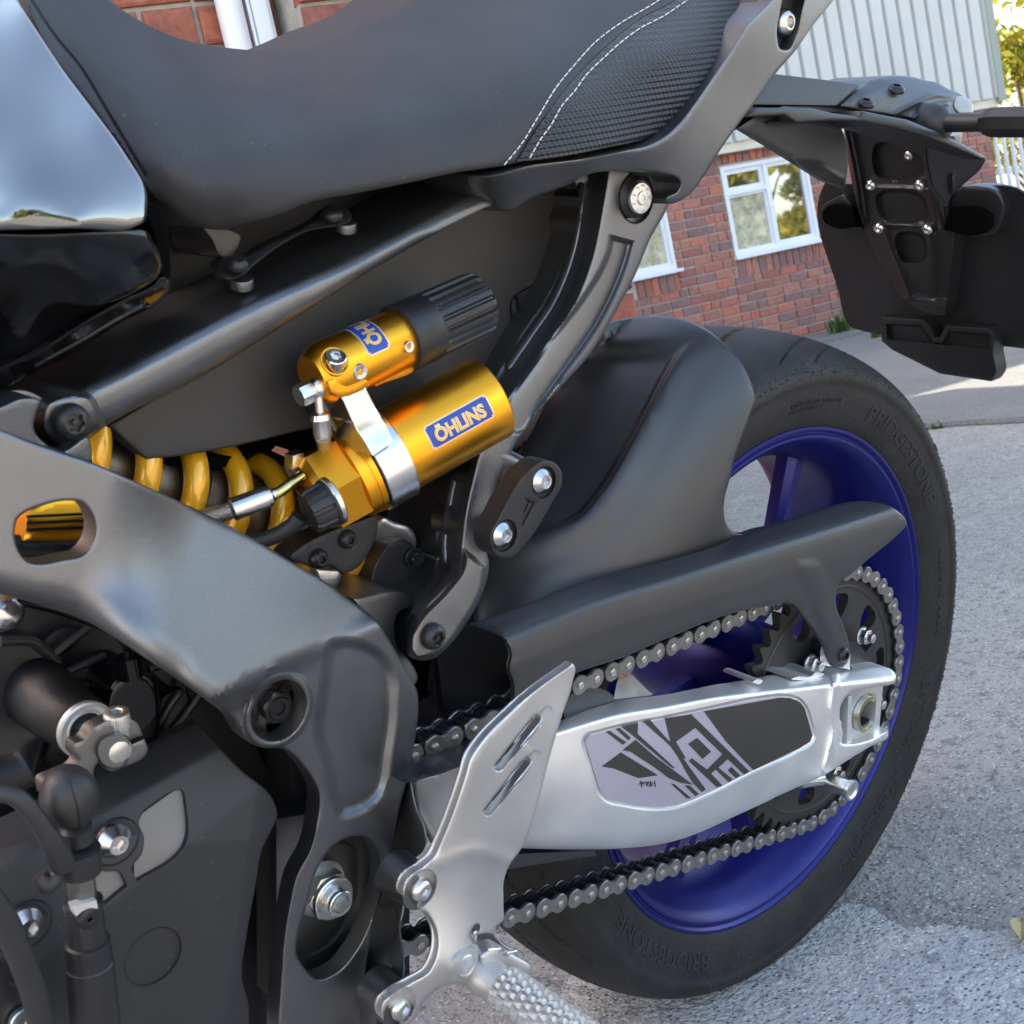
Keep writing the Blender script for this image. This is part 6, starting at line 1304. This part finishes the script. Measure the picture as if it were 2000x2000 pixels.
P = U(908, 1885, -.195); lathe("peg_pin", P, (0, -1, 0), [(0, .0068), (.001, .0068), (.0016, .0062), (.0012, .0055), (.0013, .001)], "zinc", fr, 36)
PG = U(958, 1912, -.198); peg = part("footrest_peg")
AX = Vector((.02, -1, -.02)).normalized()
v, f = lathe_data(PG, AX, [(-.012, .012), (-.004, .0122), (.0, .0118), (.008, .0105), (.012, .0112), (.10, .0118), (.102, .011)], 40); link("peg_body", mesh("peg_body", v, f, 40), "silver_satin", peg)
relief("peg_tongue", [(936, 1868), (965, 1850), (1010, 1868), (1040, 1890), (1030, 1920), (980, 1955), (955, 1945), (950, 1900)], [(950, 1890, -.197), (1030, 1890, -.205), (970, 1945, -.2)], -.185, "silver_satin", peg, r=9, step=7)
# pyramid teeth on the upper half
_, u_, w_ = frame_of(AX); V = []; F = []
for i in range(15):
    for j in range(8):
        t = .014 + i * .0062; phi = -1.3 + (j + .5 * (i % 2)) * .40
        c = []
        for dt, dp in ((-.0029, -.185), (.0029, -.185), (.0029, .185), (-.0029, .185)):
            c.append(PG + AX * (t + dt) + (u_ * math.cos(phi + dp) + w_ * math.sin(phi + dp)) * .0117)
        n_ = u_ * math.cos(phi) + w_ * math.sin(phi); m_ = sum(c, Vector()) / 4; top = [m_ + (q - m_) * .42 + n_ * .0026 for q in c]; k = len(V); V += c + top
        F += [(k, k+1, k+5, k+4), (k+1, k+2, k+6, k+5), (k+2, k+3, k+7, k+6), (k+3, k, k+4, k+7), (k+4, k+5, k+6, k+7)]
tag(link("knurling", mesh("knurling", V, F, 0), "silver_satin", peg), kind="stuff")
tube("peg_spring", [U(*E4(p)[0], q) for p, q in (((180, 590), -.19), ((185, 470), -.193), ((200, 455), -.19))], .0012, "steel", peg, 8, 10)
tube("peg_spring", [U(*E4(p)[0], q) for p, q in (((360, 670), -.2), ((460, 665), -.204), ((530, 700), -.204), ((575, 745), -.202), ((600, 715), -.205), ((700, 690), -.207))], .0011, "steel", peg, 8, 24)
relief("peg_stop", E4((430, 340), (445, 480), (520, 590), (620, 650), (700, 690), (720, 830), (640, 740), (560, 740), (380, 660), (270, 640), (190, 580), (260, 500), (350, 420)), [(960, 1830, -.18), (1000, 1860, -.185), (940, 1840, -.176)], -.165, "silver_satin", fr, r=4, step=5)

# ---------------------------------------------------------------- tail: lamp unit, number plate bracket, indicator
p1_, p2_ = UN(1605, 365, .105), UN(1665, 645, .105); KX = -(p2_[0] - p1_[0]) / (p2_[2] - p1_[2]); CX = p1_[0] + KX * p1_[2]
PX = lambda d: planeX(KX, CX - d)
relief("number_plate", [(1604, 372), (1612, 355), (1640, 358, 1), (1900, 364), (1985, 367), (2005, 378), (2120, 400, 1), (2120, 700, 1), (2000, 681), (1930, 673), (1680, 645), (1662, 640), (1650, 622), (1640, 580)], PX(0), 0, "black_satin", bike, r=2, step=14, ax=0, thick=.003)
hold = relief("plate_holder", A3((955, 640, 1), (1060, 640, 1), (1240, 700, 1), (1400, 760, 1), (1440, 900), (1480, 1060), (1520, 1110, 1), (1560, 1270, 1), (1535, 1480), (1508, 1700, 1), (1420, 1692), (1330, 1655), (1250, 1565), (1150, 1400), (1075, 1240, 1), (1030, 1100), (985, 880)), PX(.022), 0, "black_satin", bike, r=4, step=8, ax=0, thick=.02,
    bumps=[(A3((1245, 1260), (1390, 1270), (1400, 1400), (1270, 1405)), -.012, 6), (A3((1120, 790), (1380, 800), (1390, 930), (1130, 940)), -.010, 8), (A3((1130, 1060), (1400, 1070), (1420, 1150), (1150, 1160)), -.008, 8)],
    ridges=[(A3((960, 660), (1020, 950), (1060, 1220)), .012, 5), (A3((1390, 760), (1430, 950), (1490, 1240)), .012, 5), (A3((1180, 1250), (1320, 1610)), .006, 4), (A3((1440, 1270), (1440, 1600)), .006, 4), (A3((1280, 1610), (1510, 1630)), .006, 4), (A3((1130, 1010), (1420, 1020)), .004, 5), (A3((1180, 1210), (1430, 1220)), .005, 5)])
for p in ((1105, 997), (1370, 998), (1150, 1228), (1412, 1236)):
    x, y = A3(p)[0]; d_ = float(PX(.024)(np.array([x]), np.array([y]))[0]); bolt("holder_screw", x, y, d_, 12, "steel", hold, 'dome', 'hex', .6, axis=(-1, 0, -KX), ax=0)
x, y = A3((1310, 838))[0]; bolt("holder_screw", x, y, float(PX(.018)(np.array([x]), np.array([y]))[0]), 10, "zinc", hold, 'dome', 'hex', .5, axis=(-1, 0, -KX), ax=0)
relief("lamp_pod", A3((838, 1150), (846, 1112), (900, 1075), (960, 1045, 1), (1005, 1100, 1), (1060, 1235, 1), (900, 1232), (850, 1195)), PX(.02), 0, "black_satin", bike, r=4, step=7, ax=0, thick=.03)
relief("lamp_pod", A3((1520, 1085, 1), (1600, 1003, 1), (1700, 1003), (1790, 1030), (1828, 1095), (1818, 1190), (1770, 1262), (1700, 1275), (1500, 1245, 1)), PX(.015), 0, "black_satin", bike, r=9, step=7, ax=0, thick=.03)
relief("pod_shade_panel", A3((1535, 1122, 1), (1690, 1128), (1742, 1170), (1738, 1225), (1690, 1262), (1500, 1240, 1)), PX(.026), 0, "void_black", bike, r=2, step=7, ax=0, thick=.01)  # black panels on the pods, painted as the shade of a hollow
relief("pod_shade_panel", A3((842, 1155), (870, 1112), (1005, 1115, 1), (1030, 1225, 1), (900, 1226), (852, 1194)), PX(.028), 0, "void_black", bike, r=2, step=7, ax=0, thick=.01)
rf = relief("reflector_bracket", [(1719, 632, 1), (1722, 618, 1), (1800, 624, 1), (1811, 630), (1827, 658, 1), (1836, 658, 1), (1847, 635, 1), (1930, 641, 1), (1940, 650), (1941, 690, 1), (1945, 732), (1936, 745, 1), (1836, 730, 1), (1742, 683, 1), (1722, 666, 1)], PX(.02), 0, "black_satin", bike, r=4, step=7, ax=0, thick=.02, bumps=[([(1730, 632, 1), (1800, 634, 1), (1824, 668, 1), (1840, 668, 1), (1854, 646, 1), (1932, 652, 1), (1932, 682, 1), (1733, 664, 1)], -.008, 4)])
# under-tail fins either side of the spine
relief("tail_fin", A3((390, 690, 1), (480, 625, 1), (650, 600, 1), (930, 640, 1), (980, 800), (965, 1040, 1), (945, 1005, 1), (850, 975, 1), (700, 880, 1), (540, 780, 1)), [(1440, 250, -.085), (1640, 240, -.052), (1640, 370, -.045)], 0, "black_satin", bike, r=4, step=9, thick=.004,
    ridges=[(A3((560, 660), (800, 650), (930, 680)), .004, 4), (A3((700, 880), (850, 900), (945, 960)), .003, 6)])
relief("tail_fin", A3((1400, 740, 1), (1480, 750, 1), (1560, 770, 1), (1720, 840, 1), (1728, 865, 1), (1692, 920, 1), (1600, 1000, 1), (1540, 1060, 1), (1520, 1110, 1), (1440, 1010, 1), (1410, 880, 1)), [(1815, 275, -.085), (1920, 305, -.105), (1850, 390, -.075)], 0, "black_satin", bike, r=4, step=8, thick=.004, ridges=[(A3((1545, 950), (1550, 1050)), .003, 4)])
relief("tail_tray", A3((430, 632, 1), (480, 580, 1), (780, 582, 1), (900, 610, 1), (1048, 630, 1), (1052, 598, 1), (1068, 600, 1), (1300, 645, 1), (1450, 705, 1), (1600, 775, 1), (1728, 848, 1), (1700, 860, 1), (1560, 800, 1), (1400, 735, 1), (1240, 690, 1), (1060, 655, 1), (900, 650, 1), (700, 660, 1), (640, 620, 1)), [(1470, 215, -.088), (1640, 218, -.09), (1680, 225, -.092), (1780, 235, -.1), (1860, 270, -.107), (1925, 308, -.112)], 0, "black_satin", bike, r=5, step=7, thick=.05)
relief("tail_tray_root", A3((380, 700, 1), (450, 620, 1), (640, 570, 1), (940, 620, 1), (700, 660, 1), (500, 690, 1)), -.072, -.02, "black_satin", bike, r=3, step=12)
relief("tail_bar", [(1400, 215, 1), (1470, 150, 1), (1517, 145, 1), (1648, 161), (1680, 166, 1), (1634, 207, 1), (1478, 205, 1)], [(1480, 180, -.068), (1650, 180, -.062), (1560, 150, -.060)], -.03, "insert_tan" if False else "panel_brown", bike, r=3, step=9)
lampd = facets([(1640, 208, -.072), (1830, 240, -.082), (1850, 172, -.066)], [((1650, 205), (1745, 160), .9), ((1745, 160), (1900, 205), .8), ((1840, 190), (1860, 262), -.0), ((1905, 225), (1770, 195), .5)])
lamp = relief("tail_unit", T2((370, 890, 1), (640, 670, 1), (690, 660), (760, 640), (880, 632), (1000, 645), (1120, 675), (1200, 690), (1290, 740), (1400, 790), (1500, 870, 1), (1505, 945, 1), (1380, 960), (1360, 1070), (1310, 1140, 1), (1190, 1080), (1080, 1030), (960, 990), (850, 972), (600, 935)), lampd, 0, "guard_plastic", bike, r=5, step=6, thick=.05,
    ridges=[(T2((850, 960), (1000, 880), (1220, 800), (1340, 810)), .002, 4), (T2((1000, 990), (1150, 900), (1290, 870)), .003, 4)])
for p in ((600, 872), (855, 752)):
    x, y = T2(p)[0]; bolt("cowl_screw", x, y, float(lampd(x, y)) - .001, 18, "black_bolt", lamp, 'dome', 'hex', .5, axis=(-.15, -.35, .9))
relief("tail_lens", T2((1355, 805, 1), (1430, 810), (1500, 872), (1505, 945, 1), (1385, 950, 1), (1345, 900)), lambda x, y: lampd(x, y) - .001, -.02, "lens_clear", lamp, r=3, step=5)
relief("tail_lens", T2((1340, 1140, 1), (1410, 1110, 1), (1408, 1195, 1), (1360, 1190)), -.05, -.02, "lens_clear", lamp, r=3, step=5)
ind = part("indicator"); P = U(1826, 240, -.085)
lathe("indicator_stalk", P, (0, -1, -.01), [(-.02, .017), (.0, .0165), (.008, .0135), (.011, .0095), (.012, .0078), (.05, .0074)], "rubber", ind, 30)
v, f = lathe_data(P + Vector((0, -.042, 0)), (0, -1, -.01), [(0, .0072), (.004, .010), (.010, .0125), (.02, .0130), (.09, .0125), (.10, .008)], 8, .39); link("indicator_body", mesh("indicator_body", v, f, 25), "black_satin", ind)
